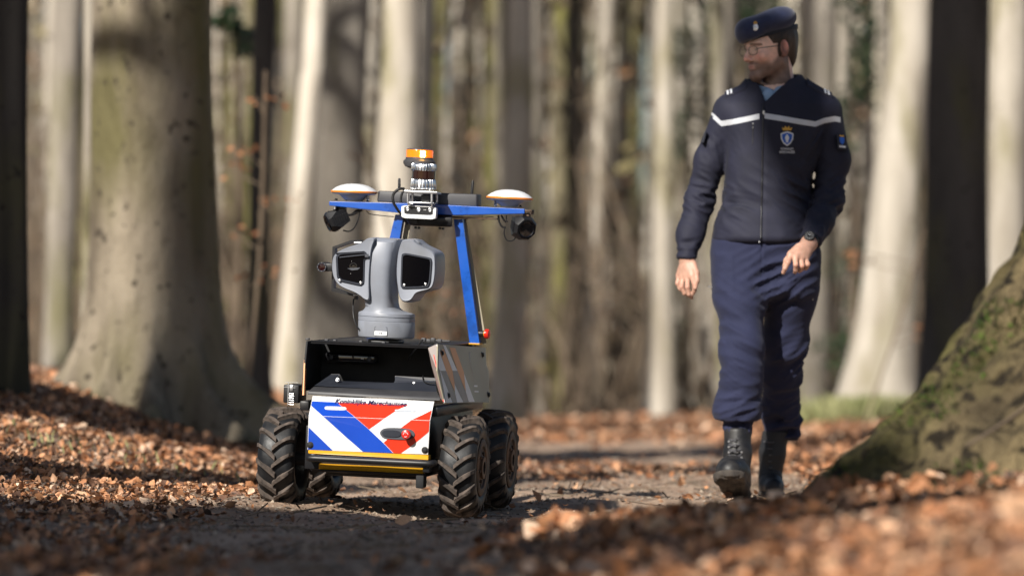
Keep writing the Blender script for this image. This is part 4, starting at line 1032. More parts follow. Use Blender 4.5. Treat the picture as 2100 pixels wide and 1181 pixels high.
q = [Z2(x, y, PY-.0915) for x, y in ((398, 1070), (399, 1048), (418, 1038), (442, 1037), (466, 1052), (467, 1075))]
B().tube(q, .0008, 4).obj('hatch_seam', M['grey_dark'], base_o)

def housing(outline, y0, y1, name, bulge=.0):
    """front outline in zoom-5 pixels, extruded backwards with rounded shoulders"""
    pts = chaikin([Z5(x, y, y0) for x, y in outline], 2); c = sum((Vector(p) for p in pts), Vector())/len(pts)
    def ring(s, y): return [(c.x+(p.x-c.x)*s, y, c.z+(p.z-c.z)*s) for p in pts]
    L_ = y1-y0
    rs = [ring(.90, y0+.001), ring(.955, y0), ring(.985, y0+.004), ring(1.0, y0+.013), ring(1.02+bulge, y0+L_*.45), ring(1.0+bulge, y1-.03), ring(.94+bulge, y1-.008), ring(.84, y1)]
    return B().loft(rs).obj(name, M['grey_paint'], PT, smooth=32)
HL = housing([(292, 330), (300, 240), (340, 182), (460, 128), (590, 92), (640, 48), (680, 36), (735, 40), (712, 90), (692, 170), (682, 300), (674, 420), (672, 540), (676, 640), (668, 678), (630, 668), (585, 628), (520, 590), (400, 545), (340, 500), (302, 420)], PY-.105, PY+.075, 'camera_housing')
HR = housing([(962, 560), (946, 440), (948, 300), (966, 160), (995, 80), (1012, 52), (1110, 50), (1140, 80), (1190, 118), (1290, 160), (1330, 190), (1344, 240), (1345, 400), (1325, 520), (1290, 560), (1200, 580), (1140, 600), (1110, 650), (1080, 684), (1010, 690), (975, 640)], PY-.105, PY+.090, 'camera_housing')
def window(corners, hs, screws, glare, name='camera_window'):
    y = PY-.107
    o_ = chaikin([Z5(x, yy, y) for x, yy in corners], 2, .12); c = sum((Vector(p) for p in o_), Vector())/len(o_)
    def ring(s, yy): return [(c.x+(p.x-c.x)*s, yy, c.z+(p.z-c.z)*s) for p in o_]
    fr = B().loft([ring(1.0, y+.006), ring(1.0, y-.001), ring(.97, y-.003), ring(.90, y-.003), ring(.87, y+.002)], cap=False).obj(name, M['steel_dark'], hs, smooth=30)
    g = B().add(ring(.885, y+.0005), [tuple(range(len(o_)))]).obj('window_glass', M['dark_glass'], hs)
    for x, yy in screws: B().lathe([(.0042, 0), (.0042, .0015), (.003, .002), (.0025, .0008)], axis(Z5(x, yy, y-.003), (0, -1, 0)), 14).obj('screw', M['alu_matt'], hs, smooth=40)
    return fr
window([(335, 195), (640, 175), (660, 235), (628, 250), (622, 530), (350, 470)], HL, [(376, 468), (588, 492)], 1)
window([(1000, 205), (1040, 190), (1300, 240), (1310, 280), (1295, 480), (1270, 545), (1010, 552), (990, 520)], HR, [(1028, 515), (1243, 505)], 0)
B().hull([Z5(336, 190, PY-.112), Z5(628, 172, PY-.112), Z5(336, 202, PY-.108), Z5(628, 186, PY-.108), Z5(336, 190, PY-.09), Z5(628, 172, PY-.09), Z5(638, 196, PY-.106)], .0012).obj('wiper', M['black'], HL, smooth=40)
B().tube([Z5(375, 236, PY-.1135), Z5(520, 220, PY-.1135), Z5(668, 206, PY-.113)], .0018, 6).box(Z5(650, 222, PY-.112), (.012, .004, .009), bev=.001).obj('wiper_blade', M['grey_dark'], HL, smooth=40)
lc = Z5(515, 330, PY-.1072); B().lathe([(.013, 0), (.013, .0012), (.011, .0016), (.0085, .0008), (.006, .0002), (.0001, .0014)], axis(lc, (0, -1, 0)), 24).obj('camera_lens', M['black_gloss'], HL, smooth=40)
for x, y, r in ((498, 275, .0012), (488, 400, .0014)): B().lathe([(r, 0), (r*.6, .001)], axis(Z5(x, y, PY-.1075), (0, -1, 0)), 10).obj('lens_screw', M['silver'], HL)
B().hull([Z5(452, 346, PY-.1088), Z5(500, 366, PY-.1088), Z5(560, 360, PY-.1088), Z5(585, 338, PY-.1088), Z5(545, 352, PY-.1085), Z5(500, 350, PY-.1085), Z5(520, 362, PY-.108)]).obj('lens_shade', M['grey_dark'], HL)
# little raised ear, yellow sticker
B().lathe([(.013, -.012), (.013, .004), (.010, .009), (.004, .011)], axis(Z5(1152, 92, PY-.07), (.5, -.3, .8)), 18).obj('housing_knob', M['grey_paint'], HR, smooth=40)
p = Z5(1375, 482, PY+.005); B().box((p.x+.0012, p.y, p.z), (.002, .022, .013)).obj('warning_sticker', M['yellow'], HR)
# side camera with its bracket
br = [Z5(312, 128, PY+.02), Z5(500, 62, PY+.02), Z5(596, 58, PY+.02), Z5(596, 74, PY+.02), Z5(510, 84, PY+.02), Z5(336, 146, PY+.02), Z5(322, 540, PY+.02), Z5(520, 610, PY+.02), Z5(520, 626, PY+.02), Z5(300, 575, PY+.02)]
b = B(); n = len(br)
for i in range(n-1):
    pass
b.add([p+Vector((0, -.012, 0)) for p in br]+[p+Vector((0, .03, 0)) for p in br], [(0, 1, 4, 5), (1, 2, 3, 4), (0, 5, 6, 9), (9, 6, 7, 8)]+[(10, 15, 14, 11), (11, 14, 13, 12), (10, 19, 16, 15), (19, 18, 17, 16)]+[(i, i+10, (i+1) % n+10, (i+1) % n) for i in range(n)])
b.obj('side_bracket', M['black'], PT)
B().tube([Z5(525, 88, PY+.0), Z5(596, 84, PY+.0)], .003, 8).tube([Z5(515, 612, PY-.0), Z5(572, 616, PY-.0)], .004, 8).obj('bracket_pin', M['alu_matt'], PT, smooth=60)
B().box(Z5(545, 645, PY+.0), (.012, .014, .010), bev=.001).obj('cable_clamp', M['black'], PT)
pc = Z5(196, 332, PY-.03)
B().tube([pc, pc+Vector((0, .09, 0))], .0155, 24).box(pc+Vector((.024, .03, 0)), (.036, .05, .026), bev=.003).obj('side_camera', M['black'], PT, smooth=50)
B().lathe([(.0135, 0), (.0155, .001), (.0155, .003), (.0120, .003), (.0115, .0)], axis(pc+Vector((0, .0, 0)), (0, -1, 0)), 30).obj('lens_ring', M['steel_dark'], PT, smooth=40)
B().lathe([(.0118, 0), (.0001, .0015)], axis(pc+Vector((0, -.0005, 0)), (0, -1, 0)), 24).obj('lens_glass', M['lidar'], PT, smooth=60)
b = B(); [b.lathe([(.0012, 0), (.0008, .0012)], axis(pc+Vector((.0142*math.cos(k*PI/4), -.003, .0142*math.sin(k*PI/4))), (0, -1, 0)), 6) for k in range(8)]; b.obj('ring_screws', M['silver'], PT)
B().tube(spline([Z5(518, 655, PY), Z5(512, 730, PY-.01), Z5(520, 840, PY-.02), Z5(545, 920, PY-.04), Z5(572, 960, PY-.06)], 6), .0025, 6).obj('cable', M['cable'], ROB, smooth=60)

# mast -----------------------------------------------------------------------------------
MY = .36
def leg(q, back, label=None):
    P = [Z4(*a, MY) if z == 4 else Z6(*a, MY) for z, a in q]
    o = B().loft([[P[0], P[1], P[1]+Vector((0, .035, 0)), P[0]+Vector((0, .035, 0))], [P[3], P[2], P[2]+Vector((0, .035, 0)), P[3]+Vector((0, .035, 0))]]).obj('mast_leg', M['blue_paint'], ROB)
    if back:
        bq = [Z4(*a, MY+.04) if z == 4 else Z6(*a, MY+.04) for z, a in back]
        B().add(bq+[p+Vector((-.004, .006, 0)) for p in bq], [(0, 1, 2, 3), (4, 7, 6, 5), (0, 4, 5, 1), (1, 5, 6, 2), (2, 6, 7, 3), (3, 7, 4, 0)]).obj('mast_back_plate', M['taupe'], ROB)
    return o
leg([(4, (668, 820)), (4, (762, 820)), (6, (346, 122)), (6, (290, 122))], [(4, (760, 815)), (4, (800, 815)), (6, (388, 126)), (6, (340, 126))])
pL0, pL1 = Z4(55, 770, MY), Z4(140, 770, MY); pM0, pM1 = Z4(0, 1000, MY), Z4(98, 1030, MY)
kx = (pM0-pL0)/(pL0.z-pM0.z); zlow = zt+.002
def ext(a, b_, z): d = (b_-a); return a+d*((z-a.z)/d.z)
qa, qb = ext(pL0, pM0, zlow), ext(pL1, pM1, zlow)
B().loft([[pL0, pL1, pL1+Vector((0, .035, 0)), pL0+Vector((0, .035, 0))], [qa, qb, qb+Vector((0, .035, 0)), qa+Vector((0, .035, 0))]]).obj('mast_leg', M['blue_paint'], ROB)
bp0 = [pL1+Vector((.002, .04, 0)), pL1+Vector((.022, .04, 0)), qb+Vector((.022, .04, 0)), qb+Vector((.002, .04, 0))]
B().add(bp0+[p+Vector((0, .005, 0)) for p in bp0], [(0, 1, 2, 3), (4, 7, 6, 5), (0, 4, 5, 1), (1, 5, 6, 2), (2, 6, 7, 3), (3, 7, 4, 0)]).obj('mast_back_plate', M['taupe'], ROB)
p = Z6(318, 126, MY); B().box((p.x, MY+.015, p.z), (.040, .06, .005), bev=.001).box((p.x+.004, MY, p.z-.008), (.004, .006, .014)).obj('mast_foot', M['yellow'], ROB)
# red stop button on the mast foot
p = Z6(372, 68, MY+.01)
sb = B().lathe([(.010, -.022), (.010, .0), (.009, .002)], axis(p, (1, -.15, -.03)), 20).obj('stop_button', M['black'], ROB, smooth=40)
B().lathe([(.0095, .001), (.0105, .002), (.0105, .005)], axis(p, (1, -.15, -.03)), 20).obj('button_collar', M['yellow'], sb, smooth=40)
B().lathe([(.013, .004), (.0165, .006), (.0165, .016), (.014, .019), (.004, .0205)], axis(p, (1, -.15, -.03)), 24).obj('button_cap', M['red'], sb, smooth=40)
# cross beam: a thin wing, deepest in the middle
BY = MY-.035
tl, tm, tr = Z4(-800, 500, BY), Z4(300, 655, BY), Z4(1415, 712, BY)
tl = Z3(258, 392, BY); bl = Z3(258, 455, BY); bm_l = Z3(1330, 570, BY); br_ = Z4(1415, 762, BY); bm_r = Z4(660, 777, BY); tm = Z4(300, 655, BY)
DB = .085
fr = [tl, tm, tr, br_, bm_r, bm_l, bl]
cx_ = (tl.x+tr.x)/2
def bk(p): k = abs(p.x-cx_)/(tr.x-cx_); return p+Vector((0, .10-.045*k, 0))
BEAM = B().add(fr+[bk(p) for p in fr], [tuple(range(7)), tuple(range(7, 14))[::-1]]+[(i, (i+1) % 7, 7+(i+1) % 7, 7+i) for i in range(7)]).obj('cross_beam', M['blue_paint'], ROB)
mdf = BEAM.modifiers.new('bevel', 'BEVEL'); mdf.width = .0018; mdf.segments = 2; mdf.limit_method = 'ANGLE'
for (x, y) in ((365, 375), (535, 378)): screw(ROB, Z3(x, y, BY+.02)+Vector((0, 0, -.001)), (0, 0, 1), .0045, 'black')
for (x, y) in ((1262, 690), (1372, 694)): screw(ROB, Z4(x, y, BY+.02), (0, 0, 1), .004, 'black')
B().box(Z4(830, 805, BY+.03), (.20, .03, .006), bev=.001).obj('beam_rail', M['rim'], ROB)
# router box behind the lidar
ra, rb = Z3(985, 230, BY+.035), Z4(965, 560, BY+.035)
rc = (ra+rb)/2; hh = .047
RT = B().hull([Z3(1020, 232, BY+.03), Z4(915, 556, BY+.03), Z3(985, 400, BY+.028), Z4(915, 690, BY+.028), Z3(1000, 232, BY+.12), Z4(962, 560, BY+.12), Z3(985, 400, BY+.12), Z4(965, 690, BY+.12)], .005, 3).obj('router_box', M['router'], ROB, smooth=40)
for (x, y, x2, y2) in ((97, 388, 97, 505), (872, 412, 860, 552)):
    a, b_ = Z4(x, y, BY+.06), Z4(x2, y2, BY+.06); B().tube([a, a.lerp(b_, .1), b_], [.0028, .0045, .005], 10).obj('antenna', M['black'], ROB, smooth=60)
# black housing below the beam
UB = B().hull([Z4(165, 815, BY-.02), Z4(655, 800, BY-.02), Z4(205, 875, BY-.015), Z4(655, 895, BY-.015), Z4(165, 770, BY+.09), Z4(655, 770, BY+.09), Z4(205, 880, BY+.09), Z4(655, 900, BY+.09), Z4(240, 890, BY), Z4(620, 903, BY)], .004, 2).obj('power_box', M['black'], ROB, smooth=40)
for x, y in ((268, 905), (304, 908), (524, 912), (558, 916)): B().lathe([(.003, 0), (.005, .001), (.005, .007)], axis(Z4(x, y-8, BY+.0), (0, 0, -1)), 8).obj('standoff', M['black'], UB)
b = B().hull([Z4(162, 800, BY-.034), Z4(285, 808, BY-.034), Z4(200, 862, BY-.034), Z4(285, 872, BY-.034), Z4(162, 800, BY-.01), Z4(285, 872, BY-.01)], .002); b.obj('box_lid', M['router'], UB, smooth=40)
# depth camera in a white frame
DY = BY-.085
def quadpts(c, Z, y): return [Z(x, yy, y) for x, yy in c]
fo = chaikin(quadpts([(118, 672), (486, 690), (476, 822), (118, 806)], Z4, DY), 2, .10); fi = chaikin(quadpts([(148, 682), (454, 694), (450, 780), (150, 766)], Z4, DY), 2, .10)
n = len(fo)
DC = B().add(fo+fi+[p+Vector((0, .03, 0)) for p in fo]+[p+Vector((0, .004, 0)) for p in fi], [(i, (i+1) % n, n+(i+1) % n, n+i) for i in range(n)]+[(i, 2*n+i, 2*n+(i+1) % n, (i+1) % n) for i in range(n)]+[(n+i, n+(i+1) % n, 3*n+(i+1) % n, 3*n+i) for i in range(n)]+[tuple(range(2*n, 3*n))]).obj('depth_camera', M['white_plastic'], ROB)
B().add([p+Vector((0, .003, 0)) for p in fi], [tuple(range(n))]).obj('camera_face', M['black'], DC)
for x, y, r in ((184, 714, .0062), (302, 720, .0068), (420, 724, .0060)):
    B().lathe([(r, 0), (r, .002), (r*.75, .0026), (r*.7, .001), (r*.25, .0005), (.0001, .0015)], axis(Z4(x, y, DY+.003), (0, -1, 0)), 20).obj('camera_lens', M['alu_matt'], DC, smooth=40)
for x in (358, 374): B().lathe([(.0016, 0), (.001, .001)], axis(Z4(x, 722, DY+.002), (0, -1, 0)), 8).obj('infrared_dot', M['pale_film'], DC)
# lidar on standoffs
LY = BY-.045
def vcyl(yt, yb, xl, xr, Z=Z4, y=LY): a = Z(xl, yt, y); b_ = Z(xr, yb, y); return (a.x+b_.x)/2, (b_.x-a.x)/2, a.z, b_.z
LX = Z4(350, 450, LY).x; zl = lambda y: Z4(350, y, LY).z
PL = B().hull([Z4(145, 515, LY-.055), Z4(500, 530, LY-.055), Z4(150, 545, LY-.055), Z4(498, 555, LY-.055), Z4(165, 505, LY+.05), Z4(540, 545, LY+.05), Z4(165, 535, LY+.05), Z4(540, 565, LY+.05)], .0015).obj('lidar_plate', M['alu_matt'], ROB, smooth=30)
B().hull([Z4(180, 636, LY-.05), Z4(460, 645, LY-.05), Z4(180, 650, LY-.05), Z4(460, 660, LY-.05), Z4(190, 632, LY+.04), Z4(505, 645, LY+.04), Z4(190, 650, LY+.04), Z4(505, 664, LY+.04)], .001).obj('lidar_plate', M['alu_matt'], ROB, smooth=30)
for x, y in ((186, -.05), (438, -.05), (236, .035), (492, .035)):
    a, b_ = Z4(x, 548, LY+y), Z4(x, 640, LY+y); B().tube([a, b_], .0042, 10).obj('standoff', M['alu_matt'], ROB, smooth=60)
for x in (206, 440): B().tube([Z4(x, 650, LY-.05), Z4(x, 682, LY-.05)], .003, 8).tube([Z4(x-22, 660, LY-.05), Z4(x+36, 662, LY-.05)], .0035, 6).obj('bolt', M['alu'], ROB, smooth=60)
B().box(Z4(385, 600, LY+.0), (.030, .05, .022), bev=.002).obj('connector_box', M['black'], ROB)
def finned(z0, z1, r0, r1, name, nf, m, depth=.004):
    n = nf*6; V = []; prof = [(r0*.96, z0), (r0, z0+.002), (r1, z1-.004), (r1*.93, z1)]
    for r, z in prof:
        for k in range(n):
            t = 2*PI*k/n; q = .5+.5*math.cos(t*nf); g = r-depth*(1-min(1, q*1.6)); V.append((LX+g*math.cos(t), LY+g*math.sin(t), z))
    F = [(i*n+k, i*n+(k+1) % n, (i+1)*n+(k+1) % n, (i+1)*n+k) for i in range(3) for k in range(n)]+[tuple(range(n))[::-1], tuple(range(3*n, 4*n))]
    return B().add(V, F).obj(name, M[m], ROB, smooth=40)
LD = finned(zl(506), zl(398), .0450, .0415, 'lidar_base', 26, 'alu')
lcx = .0395
B().lathe([(lcx, zl(398)), (lcx, zl(312))], Matrix.Translation((LX, LY, 0)), 48).obj('lidar_window', M['lidar'], LD, smooth=60)
finned(zl(312), zl(236), .0435, .0425, 'lidar_cap', 30, 'alu')
# flashing beacon
BYY = LY+.052; bx = Z4(309, 200, BYY).x; zb_ = lambda y: Z4(310, y, BYY).z; mt = Matrix.Translation((bx, BYY, 0))
BC = B().lathe([(.030, zb_(290)), (.048, zb_(268)), (.0545, zb_(235)), (.0545, zb_(212)), (.047, zb_(190)), (.0465, zb_(172)), (.030, zb_(168))], mt, 48).obj('beacon', M['router'], ROB, smooth=35)
B().lathe([(.0455, zb_(174)), (.0458, zb_(100)), (.0445, zb_(92)), (.035, zb_(90))], mt, 48).obj('beacon_lens', M['amber'], BC, smooth=35)
B().lathe([(.0448, zb_(92)), (.0440, zb_(84)), (.036, zb_(79)), (.0001, zb_(77))], mt, 48).obj('beacon_cap', M['router'], BC, smooth=50)
pc = Z4(370, 138, LY-.038)
pc = Vector((bx+.0190, BYY-.0425, zb_(136)))
b = B(); b.box(pc+Vector((0, 0, .0055)), (.0165, .004, .0095), Euler((0, 0, .42)), bev=.0015); b.box(pc+Vector((0, 0, -.0055)), (.0165, .004, .0095), Euler((0, 0, .42)), bev=.0015)
b.obj('lit_led', M['amber_lit'], BC)
# satellite antennas
def dish(cx, yt, yring, yb, xl, xr, cl, cr, Z, y):
    a = Z(xl, yring[0], y); b_ = Z(xr, yring[1], y); c = (a+b_)/2; r = (b_.x-a.x)/2; til = math.atan2(a.z-b_.z, b_.x-a.x)
    h = Z(cx, yt, y).z-c.z; lo = c.z-Z(cx, yb, y).z; r2 = (Z(cr, yb, y).x-Z(cl, yb, y).x)/2
    mx = Matrix.Translation(c) @ Euler((0, til, 0)).to_matrix().to_4x4()
    D = B().lathe([(r*.965, .003), (r*.93, h*.20), (r*.80, h*.48), (r*.6, h*.76), (r*.35, h*.94), (r*.12, h), (.0001, h*1.005)], mx, 56).obj('satellite_antenna', M['white_plastic'], ROB, smooth=50)
    B().lathe([(r*.95, -.0032), (r*.99, -.0026), (r, 0), (r*.985, .0030), (r*.95, .0034)], mx, 56).obj('orange_ring', M['orange'], D, smooth=50)
    B().lathe([(r*.95, -.0028), (r*.93, -.0065), (r*.62, -.011), (r*.60, -.013), (r2*1.05, -lo*.9), (r2, -lo), (.001, -lo)], mx, 56).obj('antenna_base', M['cool_plastic'], D, smooth=40)
    return D
AY = BY+.04
dish(640, 125, (238, 262), 385, 290, 988, 500, 765, Z3, AY)
dish(1255, 508, (585, 610), 690, 1014, 1504, 1200, 1370, Z4, AY)
for Z, pts in ((Z3, [(835, 290), (830, 330), (845, 360), (835, 400)]), (Z4, [(1108, 615), (1112, 640), (1104, 665), (1110, 690)])):
    B().tube([Z(x, y, AY-.02) for x, y in pts], .0042, 8).obj('cable', M['router'], ROB, smooth=60)
    b = B(); [b.tube([Z(pts[0][0]-(14 if Z is Z3 else 10), pts[0][1]+k*(24 if Z is Z3 else 18), AY-.022), Z(pts[0][0]+(32 if Z is Z3 else 18), pts[0][1]+(6+k*24 if Z is Z3 else 3+k*18), AY-.022)], .0022, 6) for k in range(4)]
    b.obj('coax_plug', M['alu_matt'], ROB, smooth=60)
# work lamps at both beam ends
def lamp(c, d, s, nm='work_lamp'):
    q = Vector(d).to_track_quat('-Y', 'Z'); mx = Matrix.Translation(c) @ q.to_matrix().to_4x4()
    def pts(l): return [mx @ (Vector(p)*s) for p in l]
    LM = B().hull(pts([(w*math.cos(k*PI/4+PI/8)*1.08, y, w*math.sin(k*PI/4+PI/8)*1.08) for y, w in ((-.5, .42), (-.36, .5)) for k in range(8)]+[(x*.42*2, .0, z*.40) for x in (-.5, .5) for z in (-1, 1)]+[(x*.26, .5, z*.28) for x in (-1, 1) for z in (-1, 1)]), 0).obj(nm, M['black'], ROB, smooth=35)
    for k in range(6):
        B().hull(pts([(.5*w*math.cos(j*PI/4+PI/8), y, .5*w*math.sin(j*PI/4+PI/8)) for j in range(8) for w in (1.08-k*.07,) for y in (-.26+k*.12, -.26+k*.12+.05)]), 0).obj('cooling_fin', M['black'], LM)
    B().lathe([(.36*s, 0), (.40*s, .02*s), (.40*s, .05*s), (.33*s, .05*s), (.30*s, .01*s), (.001, .0)], mx @ axis((0, -.50*s, 0), (0, -1, 0)), 28).obj('lamp_glass', M['black_gloss'], LM, smooth=40)
    return LM
lamp(Z3(385, 660, BY+.02), (-.62, -.30, -.32), .072)
lamp(Z4(1385, 895, BY+.02), (.52, -.72, -.22), .080)
for (pts, Z, r) in (([(540, 600), (620, 590), (700, 545), (760, 525)], Z3, .0042), ([(600, 590), (660, 540), (720, 520)], Z3, .0035), ([(470, 830), (560, 845), (640, 790), (700, 660), (725, 540)], Z3, .0024), ([(820, 530), (860, 575), (950, 595), (1060, 608), (1240, 625)], Z3, .0016),
                    ([(1140, 780), (1150, 850), (1180, 900), (1220, 905)], Z4, .0036), ([(1170, 780), (1200, 830), (1225, 850)], Z4, .0036), ([(1225, 780), (1224, 830), (1240, 850)], Z4, .002), ([(1208, 910), (1200, 970), (1225, 1035), (1270, 1050), (1310, 1030), (1320, 1000)], Z4, .0022),
                    ([(970, 780), (975, 828), (1010, 800), (1090, 795)], Z4, .0014), ([(800, 820), (830, 800)], Z4, .003)):
    B().tube(spline([Z(x, y, BY+.02) for x, y in pts], 6), r, 6).obj('cable', M['cable'], ROB, smooth=60)
B().tube(spline([Z4(150, 500, LY-.05), Z4(90, 505, LY-.06), Z4(35, 560, LY-.06), Z4(35, 640, LY-.06), Z4(80, 720, LY-.05), Z4(120, 770, LY-.03), Z4(180, 870, LY)], 8), .0048, 10).obj('cable', M['cable'], ROB, smooth=60)
B().tube(spline([Z4(160, 520, LY), Z4(130, 540, LY), Z4(115, 600, LY), Z4(115, 650, LY)], 8), .004, 8).obj('cable', M['cable'], ROB, smooth=60)
B().box(Z4(1450, 735, BY+.03), (.036, .05, .010), bev=.002).box(Z4(1492, 750, BY+.03), (.006, .05, .014), bev=.001).box(Z4(1440, 790, BY+.03), (.022, .03, .022), bev=.003).obj('lamp_bracket', M['rim'], ROB, smooth=40)
B().box(Z3(440, 500, BY+.03), (.034, .03, .018), bev=.003).box(Z3(350, 510, BY+.0), (.010, .02, .018), bev=.002).obj('lamp_bracket', M['black'], ROB, smooth=40)
B().lathe([(.0035, 0), (.0035, .004), (.002, .005)], axis(Z3(345, 500, BY-.01), (0, -1, 0)), 12).obj('screw', M['silver'], ROB)
# ------------------------------------------------------------------ the officer
MYP = 15.3
PO = Vector(((1560-HX)/FPX*MYP, MYP, 0.0))
MAN = empty('person', PO, 'bearded officer in navy uniform, beret and glasses striding along the path', 'person')
def Q(x, y, dy=0.):      # photograph pixel -> place in the officer's own space, dy behind (+) or before (-) him
    return px(x, y, MYP+dy)-PO
def vmat(f, lo, hi, h, name, m, parent=MAN, cols=None):
    V, F = surface_nets(f, lo, hi, h)
    c = cols(V) if cols else None
    return link(name, quads_mesh(name, V, F, True, M[m] if m else None, c), parent)

def folds(X, Y, Z, seed, c, rad, d, f, amp, fv=.12):
    """a bundle of parallel creases around c, running across direction d"""
    d = Vector(d).normalized(); s = (X-c[0])*d[0]+(Y-c[1])*d[1]+(Z-c[2])*d[2]
    w = np.exp(-((X-c[0])**2+((Y-c[1])*.7)**2+(Z-c[2])**2)/rad**2)
    r = np.random.default_rng(seed+100); e = d.orthogonal().normalized(); g = d.cross(e); v = 0
    for i in range(5):   # long ragged creases: fast across d, slow along it
        k = d*f*r.uniform(.35, .95)+e*f*r.normal()*.22+g*f*r.normal()*.22; v = v+np.sin(X*k.x+Y*k.y+Z*k.z+r.random()*6.28+1.2*np.sin(s*f*.31+i))
    v = v/5
    v2 = 0
    for i in range(4):
        k = d*f*r.uniform(1.3, 2.2)+e*f*r.normal()*.5+g*f*r.normal()*.5; v2 = v2+np.sin(X*k.x+Y*k.y+Z*k.z+r.random()*6.28)
    return amp*w*(.45-2.3*np.abs(v)-fv*np.abs(v2))

# --- jacket
secs = [(499, 1462, 1668, .146), (488, 1460, 1671, .148), (465, 1464, 1672, .140), (420, 1478, 1664, .132), (360, 1485, 1668, .132), (300, 1487, 1688, .134), (250, 1486, 1700, .132), (215, 1500, 1692, .112), (190, 1530, 1668, .092), (172, 1550, 1650, .075), (150, 1556, 1646, .070)]
zs_ = np.array([Q(0, s[0]).z for s in secs])[::-1]; xl_ = np.array([Q(s[1], 0).x for s in secs])[::-1]; xr_ = np.array([Q(s[2], 0).x for s in secs])[::-1]; dp_ = np.array([s[3] for s in secs])[::-1]
zs_, xl_, xr_, dp_ = zs_[::-1], xl_[::-1], xr_[::-1], dp_[::-1]
AL = [Q(1500, 229, .02), Q(1457, 330, .045), Q(1434, 415, .05), Q(1416, 480, .02), Q(1408, 527, -.01)]
AR = [Q(1688, 229, .02), Q(1708, 330, .02), Q(1698, 412, -.01), Q(1680, 455, -.12), Q(1663, 492, -.235)]
ALr, ARr = [.066, .056, .053, .048, .0385], [.068, .060, .056, .051, .041]
NECK = Q(1600, 170, .02)
def torso(X, Y, Z):
    a = (np.interp(Z, zs_, xr_)-np.interp(Z, zs_, xl_))/2; cx = (np.interp(Z, zs_, xr_)+np.interp(Z, zs_, xl_))/2; b = np.interp(Z, zs_, dp_)
    cy = .01+.02*(Z > 1.2)*(Z-1.2)
    e = 2.3; q = (np.abs((X-cx)/a)**e+np.abs((Y-cy)/b)**e)**(1/e)
    return (q-1)*np.minimum(a, b)*.85
def jacket_body(X, Y, Z):
    d = torso(X, Y, Z); d = smax(d, (zs_[0]-.004)-Z, .022); d = smax(d, Z-Q(0, 176).z, .02)
    sh = cone(X, Y, Z, Q(1560, 190, .03), AL[0], .050, .066, 1.1); d = smin(d, sh, .035)
    sh = cone(X, Y, Z, Q(1640, 190, .03), AR[0], .050, .068, 1.1); d = smin(d, sh, .035)
    return d
def sleeve(X, Y, Z, P, R_r):
    return chain(X, Y, Z, P, R_r, .03)
def jacket(X, Y, Z):
    d = jacket_body(X, Y, Z)
    l = sleeve(X, Y, Z, AL, ALr); l = smax(l, Q(0, 533).z-Z, .008)
    r = sleeve(X, Y, Z, AR, ARr)
    ax = (AR[-1]-AR[-2]).normalized(); cut = (X-AR[-1].x)*ax.x+(Y-AR[-1].y)*ax.y+(Z-AR[-1].z)*ax.z-.006; r = smax(r, cut, .008)
    # elastic cuffs and hem
    l = l+.004*np.exp(-((Z-Q(0, 515).z)/.006)**2)
    d = smin(d, l, .008); d = smin(d, r, .008)
    # collar
    c = cone(X, Y, Z, Q(1588, 208, .02), Q(1585, 148, .025), .112, .094, .88)
    col = np.maximum(np.abs(c)-.0065, 0)-.004; top = Z-(Q(0, 163).z+.10*(X-Q(1570, 0).x)+.20*(Y-.0)); col = smax(col, top, .006)
    dz = np.maximum(Z-Q(0, 212).z, 0); slit = np.abs(X-Q(1567, 0).x-.36*dz)-(.002+.66*dz); cutf = np.maximum(slit, Y-.03)
    col = smax(col, -cutf, .006)
    d = smin(d, col, .012)
    hole = cone(X, Y, Z, Q(1592, 215, .025), Q(1587, 120, .03), .062, .084, .9)
    d = smax(d, -hole, .01)
    vn = np.maximum(np.abs(X-Q(1567, 0).x-.36*dz)-.66*dz, np.maximum(Y-.0, Q(0, 213).z-Z)); d = smax(d, -vn, .006)
    # creases
    z = 0
    z = z+folds(X, Y, Z, 1, Q(1440, 400, 0), .075, (.45, 0, 1), 130, .011)
    z = z+folds(X, Y, Z, 2, Q(1700, 410, -.03), .085, (-.5, 0, 1), 130, .012)
    z = z+folds(X, Y, Z, 3, Q(1470, 300, -.05), .07, (1, 0, .5), 95, .009)
    z = z+folds(X, Y, Z, 4, Q(1670, 300, -.06), .075, (.9, 0, -.6), 95, .010)
    z = z+folds(X, Y, Z, 5, Q(1500, 430, -.10), .085, (.5, 0, 1), 85, .009)
    z = z+folds(X, Y, Z, 6, Q(1640, 380, -.10), .11, (.7, 0, 1), 80, .010)
    z = z+folds(X, Y, Z, 7, Q(1410, 510, 0), .05, (.2, 0, 1), 170, .006)
    z = z+folds(X, Y, Z, 8, Q(1672, 475, -.17), .06, (-.3, -.6, .6), 150, .008)
    z = z+.0022*vnoise(X, Y, Z, 9, 6, 26, (1, 1, .8))
    # gathered hem
    z = z+.003*np.exp(-((Z-Q(0, 488).z)/.02)**2)*vnoise(X, Y, Z, 12, 6, 90, (1, 1, .2))
    # zip channel
    zx = Q(1560, 0).x+.02*(Z-1.0); z = z-.003*np.exp(-((X-zx)/.005)**2)*(Y < 0)*(Z < 1.42)
    return d-z
JL, JH = (Q(1370, 0).x, -.42, Q(0, 545).z), (Q(1765, 0).x, .22, Q(0, 125).z)
JACK = vmat(jacket, JL, JH, .0052, 'jacket', 'jacket')

